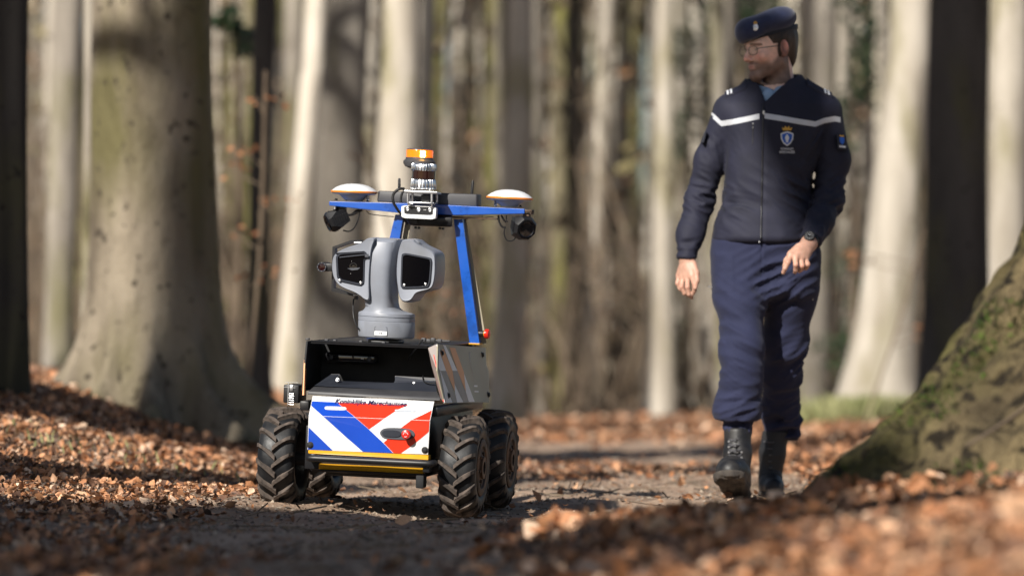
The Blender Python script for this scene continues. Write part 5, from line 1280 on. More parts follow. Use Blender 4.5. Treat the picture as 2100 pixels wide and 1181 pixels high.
# --- trousers
LL = [Q(1520, 520, 0), Q(1519, 610, -.06), Q(1522, 715, -.13), Q(1521, 775, -.13), Q(1512, 846, -.12), Q(1511, 872, -.12)]
LLr = [.090, .088, .072, .068, .078, .050]
RL_ = [Q(1620, 520, .02), Q(1618, 610, .05), Q(1612, 700, .09), Q(1604, 770, .17), Q(1600, 838, .25), Q(1596, 884, .27)]
RLr = [.092, .090, .075, .066, .064, .048]
def trousers(X, Y, Z):
    zt_, xa, xb = [Q(0, y).z for y in (640, 600, 560, 520, 490, 470)], [Q(x, 0).x for x in (1474, 1470, 1467, 1465, 1467, 1470)], [Q(x, 0).x for x in (1660, 1668, 1673, 1672, 1667, 1662)]
    a = (np.interp(Z, zt_, xb)-np.interp(Z, zt_, xa))/2; cx = (np.interp(Z, zt_, xb)+np.interp(Z, zt_, xa))/2
    p = ((np.abs((X-cx)/a)**2.4+np.abs((Y-.015)/.125)**2.4)**(1/2.4)-1)*.115; p = smax(p, Q(0, 612).z-Z, .05); p = smax(p, Z-Q(0, 478).z, .01)
    l = chain(X, Y, Z, LL, LLr, .05, 1.05); r = chain(X, Y, Z, RL_, RLr, .05, 1.05)
    fl = ell(X, Y, Z, Q(1630, 872, .27), (.030, .05, .055)); r = smin(r, fl, .03)
    l = smax(l, Q(0, 862).z-Z, .012); cl = cone(X, Y, Z, Q(1513, 852, -.12), Q(1513, 886, -.13), .058, .050); l = smin(l, cl, .006)
    z = folds(X, Y, Z, 21, Q(1510, 745, -.2), .085, (.6, .1, 1), 90, .013)
    z = z+folds(X, Y, Z, 22, Q(1510, 842, -.15), .085, (-.35, 0, 1), 95, .016)
    z = z+folds(X, Y, Z, 23, Q(1535, 600, -.1), .12, (.8, 0, 1), 70, .011)
    z = z+folds(X, Y, Z, 24, Q(1600, 560, -.1), .12, (-.6, 0, 1), 95, .013)
    z = z+folds(X, Y, Z, 25, Q(1620, 740, .05), .10, (-.6, 0, 1), 85, .012)
    z = z+folds(X, Y, Z, 26, Q(1610, 850, .2), .10, (-.2, 0, 1), 105, .016)
    z = z+folds(X, Y, Z, 27, Q(1480, 680, -.15), .08, (.9, 0, 1), 85, .009)
    z = z+.0035*vnoise(X, Y, Z, 28, 6, 24, (1, 1, .7))
    lc = np.exp(-((Z-Q(0, 878).z)/.018)**2)*(X < Q(1562, 0).x); z = z+.0035*lc*np.sin(np.arctan2(Y-Q(0, 0, -.13).y, X-Q(1513, 0, -.13).x)*16)
    d = smin(smin(l, p, .04), smin(r, p, .04), .028)
    fly = Q(1558, 0).x; z = z-.003*np.exp(-((X-fly)/.003)**2)*(Z > Q(0, 575).z)*(Y < 0)
    # thigh pocket flap
    pk = np.maximum(np.abs(X-Q(1482, 0).x)-.034, np.abs(Z-Q(0, 560).z)-.07); z = z+.0028*(1/(1+np.exp(pk*900)))*(Y < .05)
    return d-z
TRO = vmat(trousers, (Q(1440, 0).x, -.30, Q(0, 905).z), (Q(1700, 0).x, .40, Q(0, 472).z), .0058, 'trousers', 'trousers')

# --- boots
def boot_l(X, Y, Z):
    s = chain(X, Y, Z, [Q(1513, 872, -.13), Q(1513, 930, -.15), Q(1512, 965, -.17)], [.050, .047, .046], .02)
    heel, toe = Q(1516, 992, -.17), Q(1497, 966, -.40)
    f = chain(X, Y, Z, [heel, Q(1510, 972, -.25), Q(1501, 966, -.34), toe], [.043, .045, .050, .044], .03)
    d = smin(s, f, .03)
    # flat underside: plane through the sole, toe raised
    n = Vector((0, -.30, -.95)).normalized(); p0 = Q(1510, 1016, -.17); cut = (X-p0.x)*n.x+(Y-p0.y)*n.y+(Z-p0.z)*n.z
    d = smax(d, cut, .008); d = smax(d, Z-Q(0, 876).z, .01)
    return d-.0012*vnoise(X, Y, Z, 41, 5, 60)-folds(X, Y, Z, 42, Q(1508, 950, -.22), .05, (0, .7, 1), 170, .003)
def sole_l(X, Y, Z):
    heel, toe = Q(1516, 1008, -.16), Q(1496, 976, -.40)
    f = chain(X, Y, Z, [heel, Q(1506, 990, -.27), toe], [.046, .048, .058], .03)
    n = Vector((0, -.30, -.95)).normalized(); p0 = Q(1510, 1010, -.17); c = (X-p0.x)*n.x+(Y-p0.y)*n.y+(Z-p0.z)*n.z
    rib = .003*np.sign(np.sin((Y*.95-Z*.3)*260))+.002*np.sign(np.sin(X*180))
    return smax(f, np.abs(c-.012)-.013+np.where(c > .012, rib, 0), .004)
bl, bh = (Q(1450, 0).x, -.52, -.03), (Q(1560, 0).x, -.05, Q(0, 868).z)
BL_ = vmat(boot_l, bl, bh, .004, 'boot', 'boot'); vmat(sole_l, bl, bh, .0038, 'sole', 'sole', BL_)
def boot_r(X, Y, Z):
    s = chain(X, Y, Z, [Q(1592, 880, .27), Q(1584, 930, .26), Q(1580, 975, .25)], [.050, .046, .044], .02)
    f = chain(X, Y, Z, [Q(1579, 1000, .27), Q(1582, 997, .18), Q(1588, 1000, .08)], [.040, .040, .034], .03)
    d = smin(s, f, .03); d = smax(d, .006-Z, .006); d = smax(d, Z-Q(0, 884).z, .01)
    return d-folds(X, Y, Z, 44, Q(1584, 960, .2), .05, (0, .6, 1), 170, .003)
def sole_r(X, Y, Z):
    f = chain(X, Y, Z, [Q(1579, 1005, .28), Q(1582, 1003, .18), Q(1588, 1003, .07)], [.043, .043, .042], .03)
    return smax(f, np.abs(Z-.008)-.013, .004)
bl, bh = (Q(1535, 0).x, -.02, -.03), (Q(1640, 0).x, .36, Q(0, 876).z)
BR_ = vmat(boot_r, bl, bh, .0042, 'boot', 'boot'); vmat(sole_r, bl, bh, .0042, 'sole', 'sole', BR_)
b = B()
for i in range(7):
    y = 902+i*11; c = Q(1508, y, -.185-.012*i); w = .022
    b.tube([c+Vector((-w, .012, .004)), c+Vector((0, -.012, -.004)), c+Vector((w, .012, .006))], .0028, 5)
    b.tube([c+Vector((-w, .010, -.006)), c+Vector((0, -.014, .004)), c+Vector((w, .010, -.004))], .0024, 5)
o = b.obj('laces', M['lace'], BL_, smooth=60)
b = B(); [b.lathe([(.0042, 0), (.003, .002)], axis(Q(1508, 905+i*11, -.183-.012*i)+Vector((s*.023, .004, 0)), (s*.4, -1, 0)), 8) for i in range(6) for s in (-1, 1)]; b.obj('eyelets', M['silver'], BL_)
b = B(); [b.tube([Q(1566, 905+i*13, .235), Q(1580, 907+i*13, .205), Q(1596, 905+i*13, .235)], .0026, 5) for i in range(5)]; b.obj('laces', M['lace'], BR_, smooth=60)

# --- head, in its own frame: face towards -y
HC = Q(1577, 101, .01)
HR_ = (Euler((0, 0, math.radians(-58))).to_matrix() @ Euler((math.radians(7), 0, 0)).to_matrix())
HRT = HR_.transposed(); HS = .96
def tohead(X, Y, Z):
    x, y, z = X-HC.x, Y-HC.y, Z-HC.z
    return [(HRT[i][0]*x+HRT[i][1]*y+HRT[i][2]*z)/HS for i in range(3)]
def face(x, y, z):
    ax = np.abs(x)
    d = ell(x, y, z, (0, .018, .038), (.074, .096, .088))
    d = smin(d, ell(x, y, z, (0, -.022, -.020), (.062, .070, .082)), .03)
    d = smin(d, cone(ax, y, z, (.050, .008, -.052), (.018, -.068, -.094), .020, .016), .03)     # jaw
    d = smin(d, ell(x, y, z, (0, -.078, -.096), (.022, .016, .018)), .018)                      # chin
    d = smin(d, ell(ax, y, z, (.043, -.062, -.022), (.020, .020, .017)), .022)                  # cheekbones
    d = smin(d, cone(ax, y, z, (.006, -.084, .024), (.040, -.070, .026), .011, .010), .016)     # brow
    d = smax(d, -ell(ax, y, z, (.033, -.098, .004), (.019, .020, .013)), .012)                  # eye sockets
    d = smin(d, ell(ax, y, z, (.032, -.069, .003), (.0145, .0135, .012)), .004)                 # lids over the eyes
    d = smax(d, -ell(ax, y, z, (.032, -.0845, .002), (.0095, .005, .0028)), .002)
    d = smin(d, cone(x, y, z, (0, -.084, .014), (0, -.106, -.026), .0085, .0105), .008)         # nose
    d = smin(d, ell(x, y, z, (0, -.108, -.030), (.0105, .0095, .0085)), .006)
    d = smin(d, ell(ax, y, z, (.0125, -.096, -.034), (.0075, .009, .0065)), .005)
    d = smax(d, -ell(ax, y, z, (.006, -.105, -.0415), (.0035, .004, .003)), .002)
    d = smin(d, ell(x, y, z, (0, -.078, -.060), (.028, .014, .016)), .012)                      # muzzle
    d = smin(d, ell(x, y, z, (0, -.0865, -.0555), (.020, .0065, .0040)), .004)                   # lips
    d = smin(d, ell(x, y, z, (0, -.0855, -.0660), (.0165, .0068, .0046)), .004)
    d = smax(d, -ell(x, y, z, (0, -.0935, -.0608), (.022, .005, .0012)), .002)
    # ears
    e = ell(ax, y, z, (.078, .016, -.002), (.0075, .019, .031)); e = smax(e, -ell(ax, y, z, (.086, .012, .002), (.006, .011, .019)), .004)
    e = smin(e, ell(ax, y, z, (.077, .009, -.028), (.006, .008, .008)), .005); d = smin(d, e, .006)
    return d
def bodyf(X, Y, Z):
    x, y, z = tohead(X, Y, Z); d = face(x, y, z)*HS
    nk = cone(X, Y, Z, HC+HR_ @ Vector((0, .030, -.05)), Q(1600, 205, .03), .052, .060)
    d = smin(d, nk, .022)
    d = smin(d, cone(X, Y, Z, HC+HR_ @ Vector((0, -.072, -.108)), Q(1588, 185, -.02), .004, .008), .02)
    return d
def skincol(V):
    x, y, z = tohead(V[:, 0], V[:, 1], V[:, 2]); n = len(V)
    base = np.tile(np.array([.92, .62, .50]), (n, 1))
    wn = vnoise(V[:, 0], V[:, 1], V[:, 2], 77, 6, 180)*.5+.5
    red = np.exp(-((np.abs(x)-.042)/.022)**2-((z+.028)/.022)**2)+1.2*np.exp(-(x/.014)**2-((z+.03)/.014)**2)*(y < -.09)+1.4*(np.abs(x) > .073)*(np.abs(z) < .04)
    base = base*(1-red[:, None]*np.array([.0, .22, .22])); base = np.clip(base, 0, 1)
    # short beard along jaw, chin and upper lip
    jaw = 1/(1+np.exp((z+.045+.25*np.maximum(np.abs(x)-.045, 0)+.0-.75*np.maximum(y+.035, 0))*220)); jaw = jaw*(z > -.135)*(y < .045)
    must = np.exp(-(x/.024)**2-((z+.0475)/.0055)**2)*(y < -.07)
    side = np.exp(-((y-.004)/.014)**2)*(np.abs(x) > .055)*(z < .03)*(z > -.08)
    bd = np.clip(jaw*1.0+must+side, 0, 1)*(.80+.20*wn)
    lips = np.exp(-(x/.019)**4-((z+.061)/.0085)**4)*(y < -.083)
    bd = bd*(1-lips); bc = np.array([.055, .030, .020])
    c = base*(1-bd[:, None]*.88)+bc*bd[:, None]*.88
    c = c*(1-lips[:, None])+np.array([.50, .25, .21])*lips[:, None]
    br = np.exp(-((z-.0225-.12*(np.abs(x)-.03)*-1)/.0042)**2)*(np.abs(x) > .012)*(np.abs(x) < .052)*(y < -.055); c = c*(1-br[:, None]*.88)+np.array([.03, .018, .012])*br[:, None]*.88
    ey = np.exp(-((np.abs(x)-.032)/.009)**4-((z-.002)/.0026)**4)*(y < -.07); c = c*(1-ey[:, None]*.9)+np.array([.02, .015, .012])*ey[:, None]*.9
    return c
# hands: chains of knuckles
def hand(X, Y, Z, wrist, kn, fingers, thumb, pr, fr, heel=None):
    d = None
    for k in kn:
        e = cone(X, Y, Z, wrist, k, pr[0], pr[1]); d = e if d is None else smin(d, e, .010)
    for f in fingers:
        e = chain(X, Y, Z, f, [fr*1.12, fr, fr*.92, fr*.76][:len(f)], .003); d = smin(d, e, .0035)
    e = chain(X, Y, Z, thumb, [fr*1.7, fr*1.25, fr*1.1, fr*.85][:len(thumb)], .006); d = smin(d, e, .007)
    return d
WL = Q(1410, 528, -.01)
hl_k = [Q(1419, 566, -.042), Q(1410, 571, -.030), Q(1400, 570, -.012), Q(1393, 565, .008)]
hl_f = [[hl_k[0], Q(1424, 582, -.058), Q(1424, 596, -.050), Q(1419, 605, -.040)],
        [hl_k[1], Q(1410, 589, -.052), Q(1413, 603, -.045), Q(1419, 610, -.032)],
        [hl_k[2], Q(1398, 588, -.028), Q(1404, 601, -.024), Q(1413, 606, -.014)],
        [hl_k[3], Q(1390, 581, -.004), Q(1395, 592, -.004), Q(1403, 598, .002)]]
hl_t = [Q(1421, 542, -.028), Q(1428, 560, -.050), Q(1429, 576, -.060), Q(1426, 590, -.062)]
hl_k2 = hl_k
def handL(X, Y, Z):
    d = hand(X, Y, Z, WL+Vector((0, 0, -.005)), hl_k, hl_f, hl_t, (.0235, .0135), .0088)
    d = smin(d, cone(X, Y, Z, Q(1408, 500, -.01), WL, .028, .025), .015); return d
WRr = Q(1659, 499, -.255)
hr_k = [Q(1621, 523, -.330), Q(1631, 528, -.333), Q(1642, 532, -.322), Q(1651, 531, -.305)]
hr_f = [[hr_k[0], Q(1616, 538, -.352), Q(1610, 550, -.350), Q(1606, 559, -.340)],
        [hr_k[1], Q(1632, 543, -.352), Q(1632, 553, -.338), Q(1630, 558, -.322)],
        [hr_k[2], Q(1645, 545, -.340), Q(1642, 553, -.322), Q(1639, 556, -.308)],
        [hr_k[3], Q(1656, 542, -.322), Q(1653, 549, -.306), Q(1648, 551, -.292)]]
hr_t = [Q(1638, 508, -.290), Q(1622, 520, -.305), Q(1613, 534, -.315), Q(1609, 546, -.318)]
def handR(X, Y, Z):
    d = hand(X, Y, Z, WRr, hr_k, hr_f, hr_t, (.0240, .0140), .0092)
    d = smin(d, cone(X, Y, Z, Q(1668, 486, -.20), WRr, .028, .0255), .015); return d
def kcol(kn):
    def f(V):
        c = np.tile(np.array([.56, .33, .245]), (len(V), 1)); s = np.zeros(len(V))
        for q in kn: s = s+np.exp(-((V[:, 0]-q.x)**2+(V[:, 1]-q.y)**2+(V[:, 2]-q.z)**2)/.009**2)
        s = np.clip(s, 0, 1)[:, None]; return c*(1-s*np.array([.02, .22, .22]))
    return f
# body under the clothes, coarse; head and hands fine; all one mesh
def inner(X, Y, Z):
    d = torso(X, Y, Z)+.03; d = smax(d, Q(0, 490).z-Z, .02); d = smax(d, Z-Q(0, 195).z, .02)
    for P, R_r in ((AL, ALr), (AR, ARr)): d = smin(d, chain(X, Y, Z, P, [r-.022 for r in R_r], .02), .02)
    d = smin(d, chain(X, Y, Z, LL+[Q(1513, 950, -.16)], [r-.03 for r in LLr]+[.03], .02), .02)
    d = smin(d, chain(X, Y, Z, RL_+[Q(1582, 960, .25)], [r-.03 for r in RLr]+[.03], .02), .02)
    return smin(d, ell(X, Y, Z, Q(1570, 520, 0), (.13, .08, .08)), .03)
parts_ = []
h0 = HC
for f, lo, hi, h, cf in ((bodyf, (HC.x-.135, HC.y-.145, Q(0, 212).z), (HC.x+.135, HC.y+.145, HC.z+.14), .0024, skincol),
                         (handL, (Q(1378, 0).x, -.10, Q(0, 622).z), (Q(1446, 0).x, .05, Q(0, 508).z), .0017, kcol([q for f_ in hl_f for q in (f_[0], f_[1])])),
                         (handR, (Q(1590, 0).x, -.38, Q(0, 572).z), (Q(1682, 0).x, -.19, Q(0, 484).z), .0017, kcol([q for f_ in hr_f for q in (f_[0], f_[1])])),
                         (inner, (Q(1380, 0).x, -.40, Q(0, 985).z), (Q(1750, 0).x, .35, Q(0, 190).z), .012, kcol([]))):
    V, F = surface_nets(f, lo, hi, h); parts_.append((V, F, cf(V)))
off = 0; VV, FF, CC = [], [], []
for V, F, C in parts_: VV.append(V); FF.append(F+off); CC.append(C); off += len(V)
BODY = link('body', quads_mesh('body', np.concatenate(VV), np.concatenate(FF), True, M['skin'], np.concatenate(CC)), MAN)
# finger nails
def nail(f, side):
    a, b_ = f[-2], f[-1]; d = (b_-a).normalized(); return b_
# hair: short, thick on the crown, tapering at the nape
def hair(X, Y, Z):
    x, y, z = tohead(X, Y, Z); ax = np.abs(x)
    d = ell(x, y, z, (0, .022, .038), (.080, .103, .097))
    d = smin(d, ell(x, y, z, (0, .068, -.030), (.055, .036, .060)), .03)
    d = d+.0022*vnoise(x, y, z, 51, 6, 150, (1, 1, .35))
    # keep behind the hairline; leave the ear free
    line = -(y+.012-.45*np.maximum(.048-z, 0)*(z > -.01)-.0*z)
    front = np.where(z > .018, -(y+.030+(z-.018)*.4), -(y-.004))
    d = smax(d, front, .006)
    d = smax(d, -(z+.085), .010)
    ear = ell(ax, y, z, (.082, .016, -.006), (.02, .023, .036)); d = smax(d, -ear, .004)
    low = np.where(y < .035, -(z+.020), -(z+.085)); d = smax(d, low, .006)
    sb = ell(ax, y, z, (.0695, -.002, -.005), (.0085, .008, .030)); d = smin(d, sb, .003)
    return d*HS
vmat(hair, (HC.x-.14, HC.y-.14, HC.z-.12), (HC.x+.14, HC.y+.14, HC.z+.145), .0026, 'hair', 'hair')
# beret
BC_ = Q(1571, 50, .0)
def beret(X, Y, Z):
    c = Q(1573, 50, .005); R = (Euler((0, math.radians(-19), 0)).to_matrix())
    d = ell(X, Y, Z, c, (.103, .110, .046), R)
    c2 = Q(1534, 68, -.02); d = smin(d, ell(X, Y, Z, c2, (.044, .085, .050), Euler((0, math.radians(-25), 0)).to_matrix()), .035)
    c3 = Q(1600, 42, .02); d = smin(d, ell(X, Y, Z, c3, (.052, .095, .042), R), .03)
    # underside follows the brow line
    p = Q(1508, 96, 0); q = Q(1634, 56, 0); n = Vector((-(q.z-p.z), 0, q.x-p.x)).normalized(); cut = -((X-p.x)*n.x+(Z-p.z)*n.z)
    d = smax(d, cut, .010)
    return d-.0018*vnoise(X, Y, Z, 61, 5, 38)-folds(X, Y, Z, 62, Q(1560, 60, -.08), .05, (1, 0, .5), 75, .004)
BER = vmat(beret, (BC_.x-.15, -.16, BC_.z-.10), (BC_.x+.15, .16, BC_.z+.085), .003, 'beret', 'beret')
pts = []
for k in range(48):
    t = 2*PI*k/48; p = HR_ @ Vector((.0775*math.cos(t), .012+.099*math.sin(t), .0)); x = p.x
    pts.append(Vector((HC.x+p.x*1.0, HC.y+p.y, 0)))
pA, pB = Q(1513, 92, 0), Q(1630, 58, 0)
pts = [Vector((p.x, p.y, pA.z+(p.x-pA.x)*(pB.z-pA.z)/(pB.x-pA.x)+.002)) for p in pts]
b = B(); n = 48
prof_ = [(1.0, -.006), (1.022, -.006), (1.028, .0), (1.022, .010), (1.0, .012)]
cc = Vector((HC.x, HC.y, 0))
b.V = [(cc.x+(p.x-cc.x)*s, cc.y+(p.y-cc.y)*s, p.z+h) for s, h in prof_ for p in pts]
b.F = [(i*n+k, i*n+(k+1) % n, ((i+1) % 5)*n+(k+1) % n, ((i+1) % 5)*n+k) for i in range(5) for k in range(n)]
b.obj('band', M['beret_band'], BER, smooth=60)
# cap badge: crown over an oval
bp_ = Q(1550, 56, -.118)
def surf_y(f, x, z, y0, y1):   # front surface of a modelled garment
    ys = np.linspace(y0, y1, 400, dtype=np.float32); v = f(np.full(400, x, dtype=np.float32), ys, np.full(400, z, dtype=np.float32)); i = np.nonzero(v < 0)[0]
    return float(ys[i[0]]) if len(i) else None
yb = surf_y(beret, bp_.x, bp_.z, -.2, .1) or -.11
b = B(); bc = Vector((bp_.x, yb-.002, bp_.z)); bd = (-.35, -1, .15)
mxb = axis(bc, bd)
bo = B().lathe([(.0105, 0), (.0105, .002), (.007, .0035), (.0001, .004)], mxb @ Matrix.Diagonal((1, 1.25, 1, 1)), 20).obj('cap_badge', M['silver'], BER, smooth=50)
B().lathe([(.0060, .003), (.0045, .0048), (.0001, .005)], mxb, 16).obj('badge_centre', M['white_thread'], bo, smooth=50)
b = B(); [b.lathe([(.0022, 0), (.0022, .003), (.0001, .004)], axis(bc+Vector((dx, 0, .0165+dz)), bd), 10) for dx, dz in ((-.005, -.001), (-.0025, .002), (0, .003), (.0025, .002), (.005, -.001))]; b.box(bc+Vector((0, -.001, .0135)), (.012, .003, .003)); b.obj('badge_crown', M['gold'], bo, smooth=50)
# glasses
def H(x, y, z): return HC+HR_ @ (Vector((x, y, z))*HS)
gl = B()
for s in (-1, 1):
    c = (s*.033, -.101, .0); pts = [H(c[0]+.024*math.copysign(abs(math.cos(t))**.8, math.cos(t)), c[1]+abs(c[0]+.024*math.cos(t))*.12, c[2]+.0165*math.copysign(abs(math.sin(t))**.8, math.sin(t))) for t in np.linspace(0, 2*PI, 25)]
    gl.tube(pts, .0011, 5, cap=False)
    gl.tube([H(s*.057, -.094, .006), H(s*.070, -.085, .007), H(s*.077, -.03, .008), H(s*.079, .012, .010)], .0013, 5)
gl.tube([H(-.009, -.103, .004), H(0, -.107, .006), H(.009, -.103, .004)], .0011, 5)
GL = gl.obj('glasses', M['black'], MAN, smooth=60)
for s in (-1, 1):
    c = (s*.033, -.101, .0); pts = [H(c[0]+.0235*math.copysign(abs(math.cos(t))**.8, math.cos(t)), c[1]+abs(c[0]+.0235*math.cos(t))*.12, c[2]+.016*math.copysign(abs(math.sin(t))**.8, math.sin(t))) for t in np.linspace(0, 2*PI, 24, endpoint=False)]
    B().add(pts, [tuple(range(24))]).obj('lens', M['glass'], GL)
for s in (-1, 1):
    B().lathe([(.0001, -.009), (.005, -.0075), (.0085, -.003), (.0092, .0)], axis(H(s*.032, -.0720, .002), HR_ @ Vector((0, 1, 0))), 16).obj('eyeball', M['eye'], MAN, smooth=60)
# shirt under the collar
def shirt(X, Y, Z):
    c = cone(X, Y, Z, Q(1590, 215, .03), Q(1588, 160, .03), .080, .074, .9)
    d = np.abs(c)-.003; top = Z-(Q(0, 176).z+.06*(X-Q(1590, 0).x)+.25*(Y+.0)+.18*np.abs(X-Q(1582, 0).x)); d = smax(d, top, .004)
    d = smax(d, Q(0, 222).z-Z, .004)
    sl = np.maximum(np.abs(X-Q(1583, 0).x)-.75*np.maximum(Z-Q(0, 190).z, 0), Y-.02); d = smax(d, -sl, .003)
    tie = ell(X, Y, Z, Q(1577, 202, -.055), (.030, .016, .035)); d = smin(d, tie, .006)
    return d
vmat(shirt, (Q(1540, 0).x, -.09, Q(0, 226).z), (Q(1668, 0).x, .14, Q(0, 158).z), .003, 'shirt', 'shirt')

# --- things sewn on the jacket: strips laid on its front surface
def on_jacket(x, y, off=.002, y0=-.42):
    p = Q(x, y, -.12); ys = surf_y(jacket, p.x, p.z, y0, .15)
    if ys is None: ys = 0
    q = px(x, y, MYP+ys)-PO; ys = surf_y(jacket, q.x, q.z, y0, .15) or ys
    return Vector((q.x, ys-off, q.z))
def ribbon(pts, w, name, m, step=4., off=.0022, parent=None):
    P = []
    for i in range(len(pts)-1):
        a, b_ = pts[i], pts[i+1]; k = max(1, int(math.hypot(b_[0]-a[0], b_[1]-a[1])/step))
        P += [(a[0]+(b_[0]-a[0])*j/k, a[1]+(b_[1]-a[1])*j/k) for j in range(k)]
    P.append(pts[-1]); b = B()
    top_ = [on_jacket(x, y-w/2, off) for x, y in P]; mid = [on_jacket(x, y, off+.0004) for x, y in P]; bot = [on_jacket(x, y+w/2, off) for x, y in P]
    n = len(P); b.add(top_+mid+bot, [(i, i+1, n+i+1, n+i) for i in range(n-1)]+[(n+i, n+i+1, 2*n+i+1, 2*n+i) for i in range(n-1)])
    return b.obj(name, M[m], parent or JACK, smooth=80)
ribbon([(1459, 236), (1466, 242), (1479, 254), (1500, 251), (1525, 246), (1557, 239)], 11, 'reflective_stripe', 'stripe')
ribbon([(1568, 238), (1600, 243), (1640, 250), (1672, 255), (1690, 248), (1712, 244), (1724, 246)], 11, 'reflective_stripe', 'stripe')
b = B(); b.tube([on_jacket(1565-(y-230)*.018, y, .0015) for y in range(216, 492, 8)], .0028, 6); ZP = b.obj('zip', M['zip'], JACK, smooth=60)
B().box(on_jacket(1566, 232, .005), (.007, .004, .016), bev=.001).obj('zip_pull', M['silver'], ZP)
B().box(on_jacket(1557, 496, .004), (.005, .004, .007), bev=.001).obj('zip_stop', M['silver'], ZP)
b = B(); b.tube([on_jacket(1544-(y-262)*.02, y, .0012) for y in range(256, 300, 5)], .002, 5); PZ = b.obj('chest_pocket_zip', M['zip'], JACK, smooth=60)
B().box(on_jacket(1544, 254, .004), (.005, .003, .006), bev=.001).obj('zip_pull', M['silver'], PZ); B().box(on_jacket(1544, 262, .004), (.004, .003, .004), bev=.001).obj('zip_pull', M['silver'], PZ)
b = B(); b.tube([on_jacket(1664-(y-355)*-.09, y, .001) for y in range(350, 412, 6)], .003, 5); b.obj('side_pocket_zip', M['zip'], JACK, smooth=60)
# chest emblem: crown, blue shield with pale border, lettering beneath
def emblem(cx, cy, s, name='chest_emblem', txt=True):
    def poly(pts, off): return [on_jacket(cx+x*s, cy+y*s, off) for x, y in pts]
    sh = [(-14, -10), (-7, -13), (0, -15), (7, -13), (14, -10), (13, 2), (8, 11), (0, 17), (-8, 11), (-13, 2)]
    em = B().add(poly(sh, .0030)+[on_jacket(cx, cy, .0034)], [(i, (i+1) % 10, 10) for i in range(10)]).obj(name, M['white_thread'], JACK)
    sh2 = [(x*.80, y*.80) for x, y in sh]; B().add(poly(sh2, .0042)+[on_jacket(cx, cy, .0045)], [(i, (i+1) % 10, 10) for i in range(10)]).obj('shield', M['badge_blue'], em)
    fl = [(0, -9), (2.5, -6), (4.5, -2), (4, 3), (2.2, 4.5), (2.8, 9), (-2.8, 9), (-2.2, 4.5), (-4, 3), (-4.5, -2), (-2.5, -6)]
    B().add(poly(fl, .0052), [tuple(range(11))]).obj('emblem_figure', M['white_thread'], em)
    cr = [(-9, -17), (-11, -24), (-6, -21), (-4.5, -27), (0, -22.5), (4.5, -27), (6, -21), (11, -24), (9, -17)]
    B().add(poly(cr, .0040), [tuple(range(9))]).obj('crown', M['gold'], em)
    if txt:
        for line, dy, sz in (('KONINKLIJKE', 23, 7.2), ('MARECHAUSSEE', 30, 8.2)):
            V, F = text_geo(line, sz*s, offset=.05, space=.95); wv = max(v[0] for v in V)-min(v[0] for v in V); k = (27 if dy < 25 else 33)*s/wv
            B().add([on_jacket(cx+v[0]*k, cy+dy*s-v[1]*.9, .0035) for v in V], F).obj('lettering', M['white_thread'], em)
emblem(1614, 284, .95)
# shoulder boards and sleeve patches
def board(pts, stripes):
    P = [Q(*p) for p in pts]; b = B().hull(P+[p+Vector((0, 0, .008)) for p in P], .002); o = b.obj('epaulette', M['jacket'], JACK, smooth=40)
    return o
def top_z(x, y):   # height of the jacket at (x, y)
    zz = np.linspace(1.62, 1.2, 400, dtype=np.float32); v = jacket(np.full(400, x, dtype=np.float32), np.full(400, y, dtype=np.float32), zz); i = np.nonzero(v < 0)[0]; return float(zz[i[0]]) if len(i) else 1.4
def shoulder_strip(xa, xb, name, m, off, hw, parent=None, y=-.0):
    b = B(); n = 8; V = []
    for i in range(n):
        x = Q(xa+(xb-xa)*i/(n-1), 0).x
        for yy in (y-hw, y, y+hw): V.append((x, yy, top_z(x, yy)+off))
    top = V; bot = [(p[0], p[1], p[2]-off-.002) for p in V]; N_ = len(V)
    F = [(i*3+j, i*3+j+1, i*3+j+4, i*3+j+3) for i in range(n-1) for j in range(2)]+[(i*3, (i+1)*3, N_+(i+1)*3, N_+i*3) for i in range(n-1)]+[(i*3+2, N_+i*3+2, N_+(i+1)*3+2, (i+1)*3+2) for i in range(n-1)]+[(0, N_, N_+1, 1), (1, N_+1, N_+2, 2), (N_-3, N_-2, 2*N_-2, 2*N_-3), (N_-2, N_-1, 2*N_-1, 2*N_-2)]
    return b.add(top+bot, F).obj(name, M[m], parent or JACK)
for xa, xb, ss in ((1486, 1530, (1490, 1497)), (1655, 1706, (1690, 1697))):
    e = shoulder_strip(xa, xb, 'epaulette', 'jacket', .009, .030)
    for s in ss: shoulder_strip(s, s+4, 'rank_stripe', 'white_thread', .0105, .026, e)
pp_ = [Q(1716, 276, -.068), Q(1736, 278, -.038), Q(1738, 308, -.036), Q(1718, 306, -.068)]
c_ = sum(pp_, Vector())/4
PT_ = B().add(pp_+[p+Vector((-.004, .02, 0)) for p in pp_], [(0, 1, 2, 3), (0, 4, 5, 1), (1, 5, 6, 2), (2, 6, 7, 3), (3, 7, 4, 0)]).obj('sleeve_patch', M['beret_band'], JACK)
f_ = lambda u, v: pp_[0].lerp(pp_[1], u).lerp(pp_[3].lerp(pp_[2], u), v)+Vector((0, -.0012, 0))
B().add([f_(u, v) for u, v in ((.25, .2), (.5, .14), (.75, .2), (.72, .5), (.5, .68), (.28, .5))], [tuple(range(6))]).obj('shield', M['badge_blue'], PT_)
B().add([f_(u, v) for u, v in ((.3, .12), (.3, .0), (.5, .06), (.7, .0), (.7, .12))], [tuple(range(5))]).obj('crown', M['gold'], PT_)
B().add([f_(u, v) for u, v in ((.15, .74), (.85, .74), (.85, .86), (.15, .86))], [tuple(range(4))]).obj('lettering', M['white_thread'], PT_)
B().box(Q(1444, 282, .0), (.008, .05, .045), Euler((0, .25, 0)), bev=.002).obj('sleeve_patch', M['beret_band'], JACK)
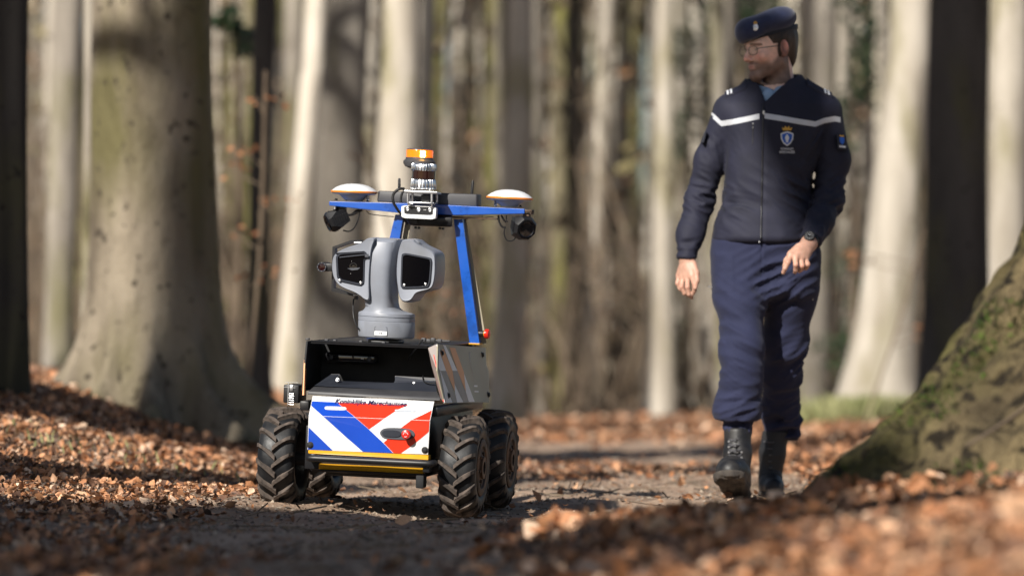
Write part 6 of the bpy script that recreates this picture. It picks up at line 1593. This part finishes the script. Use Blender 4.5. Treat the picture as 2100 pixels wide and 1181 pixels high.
# wrist watch
wc = Q(1662, 494, -.248); wd = (WRr-Q(1668, 486, -.20)).normalized()
wb = B(); pts = []
mxw = axis(wc, wd)
wb.lathe([(.0285, -.009), (.0300, -.007), (.0300, .007), (.0285, .009)], mxw, 28); WT = wb.obj('watch', M['black'], MAN, smooth=40)
fd = Vector((-.15, -.85, .45)).normalized(); fc = wc+fd*.030
WF = B().lathe([(.018, -.004), (.0195, 0), (.0195, .006), (.017, .009)], axis(fc, fd), 28).obj('watch_case', M['black'], WT, smooth=35)
B().lathe([(.0165, .0086), (.0001, .0092)], axis(fc, fd), 24).obj('watch_face', M['dark_glass'], WT, smooth=60)
b = B(); [b.box(axis(fc, fd) @ Vector((.013*math.cos(k*PI/6), .013*math.sin(k*PI/6), .0094)), (.002, .002, .001)) for k in range(12)]; b.tube([axis(fc, fd) @ Vector(p) for p in ((0, 0, .0098), (.009, .004, .0098))], .0007, 4).tube([axis(fc, fd) @ Vector(p) for p in ((0, 0, .0098), (-.003, .007, .0098))], .0007, 4); b.obj('dial_marks', M['white_thread'], WT)
# drawstring ends on the trouser sides
for x, y, dy in ((1455, 588, -.04), (1661, 613, -.02)): B().tube([Q(x-3, y, dy), Q(x+7, y+1, dy-.01)], .0022, 6).obj('zip_pull', M['silver'], TRO)

# shade thrown on the officer's face and right-hand side by a high limb of the beech behind the camera
def up_px(x, y, dy, z): return up(Q(x, y, dy)+PO, z)
shade2 = caster(-9.9, 5.55, .36, 17, 'tall forked beech beside the path behind the camera', 91)
shade3 = caster(-4.35, 2.8, .18, 15, 'slim beech left of and behind the camera', 97)
pt_, pm_, pe_ = up_px(1572, 138, 0, 8.7), up_px(1640, 300, -.1, 8.2), up_px(1720, 470, 0, 8.3)
limb_from_to(shade3, pm_, pt_, .14, .155, 92, twigs=False); limb_from_to(shade3, pe_, pm_, .13, .14, 93, False)
limb_from_to(shade3, Vector((-4.35, 2.8, 8.6)), pe_, .15, .13, 94, False)
# unseen beeches added so their trunks shade three of the dark trunks
for xx, Yc, t_, r_, lab in ((528, 29, 19, .30, 'slim beech far left of the path beyond the frame'), (1950, 27, 21, .42, 'stout beech left of the path beyond the frame'), (868, 50, 48, .28, 'slim beech well left of the robot beyond the frame')):
    c2 = px(xx, 300, Yc)+SUN*t_; cr = caster(c2.x, c2.y, r_, 20, lab, 95+Yc); b = B(); rnd = random.Random(Yc)
    for k in range(8):
        a = rnd.uniform(0, 6.28); limb_set(b, (0, 0, 7+k*1.3), (math.cos(a), math.sin(a), .7), rnd.uniform(3, 5), .11, rnd, 3, 5)
    b.obj('crown', M['twig'], cr, smooth=60)
# curved limbs whose shadows cross the thick leaning beech and the one behind the beacon
lt = caster(-15.5, 19, .35, 18, 'beech with long curved limbs left of the frame', 131)
for (xa, ya, xm, ym, xb, yb, r_) in ((640, 92, 700, 100, 790, 175, .06), (630, 196, 690, 215, 780, 262, .045), (600, 560, 690, 640, 780, 700, .09), (780, 30, 820, 90, 880, 130, .035)):
    q0, q1, q2 = [up(px(x, y, 33), 9.5+ya*.004) for x, y in ((xa, ya), (xm, ym), (xb, yb))]; o_ = lt.location
    B().tube(spline([Vector((0, 0, 8.5)), (q0-o_)*.6+Vector((0, 0, 3.6)), q0-o_, q1-o_, q2-o_, (q2-o_)+(q2-q1)*.8], 6), [.12-(.12-r_)*min(1, i/14)-(.01 if i > 24 else 0) for i in range(31)], 8).obj('limb', M['bark_grey'], lt, smooth=60)
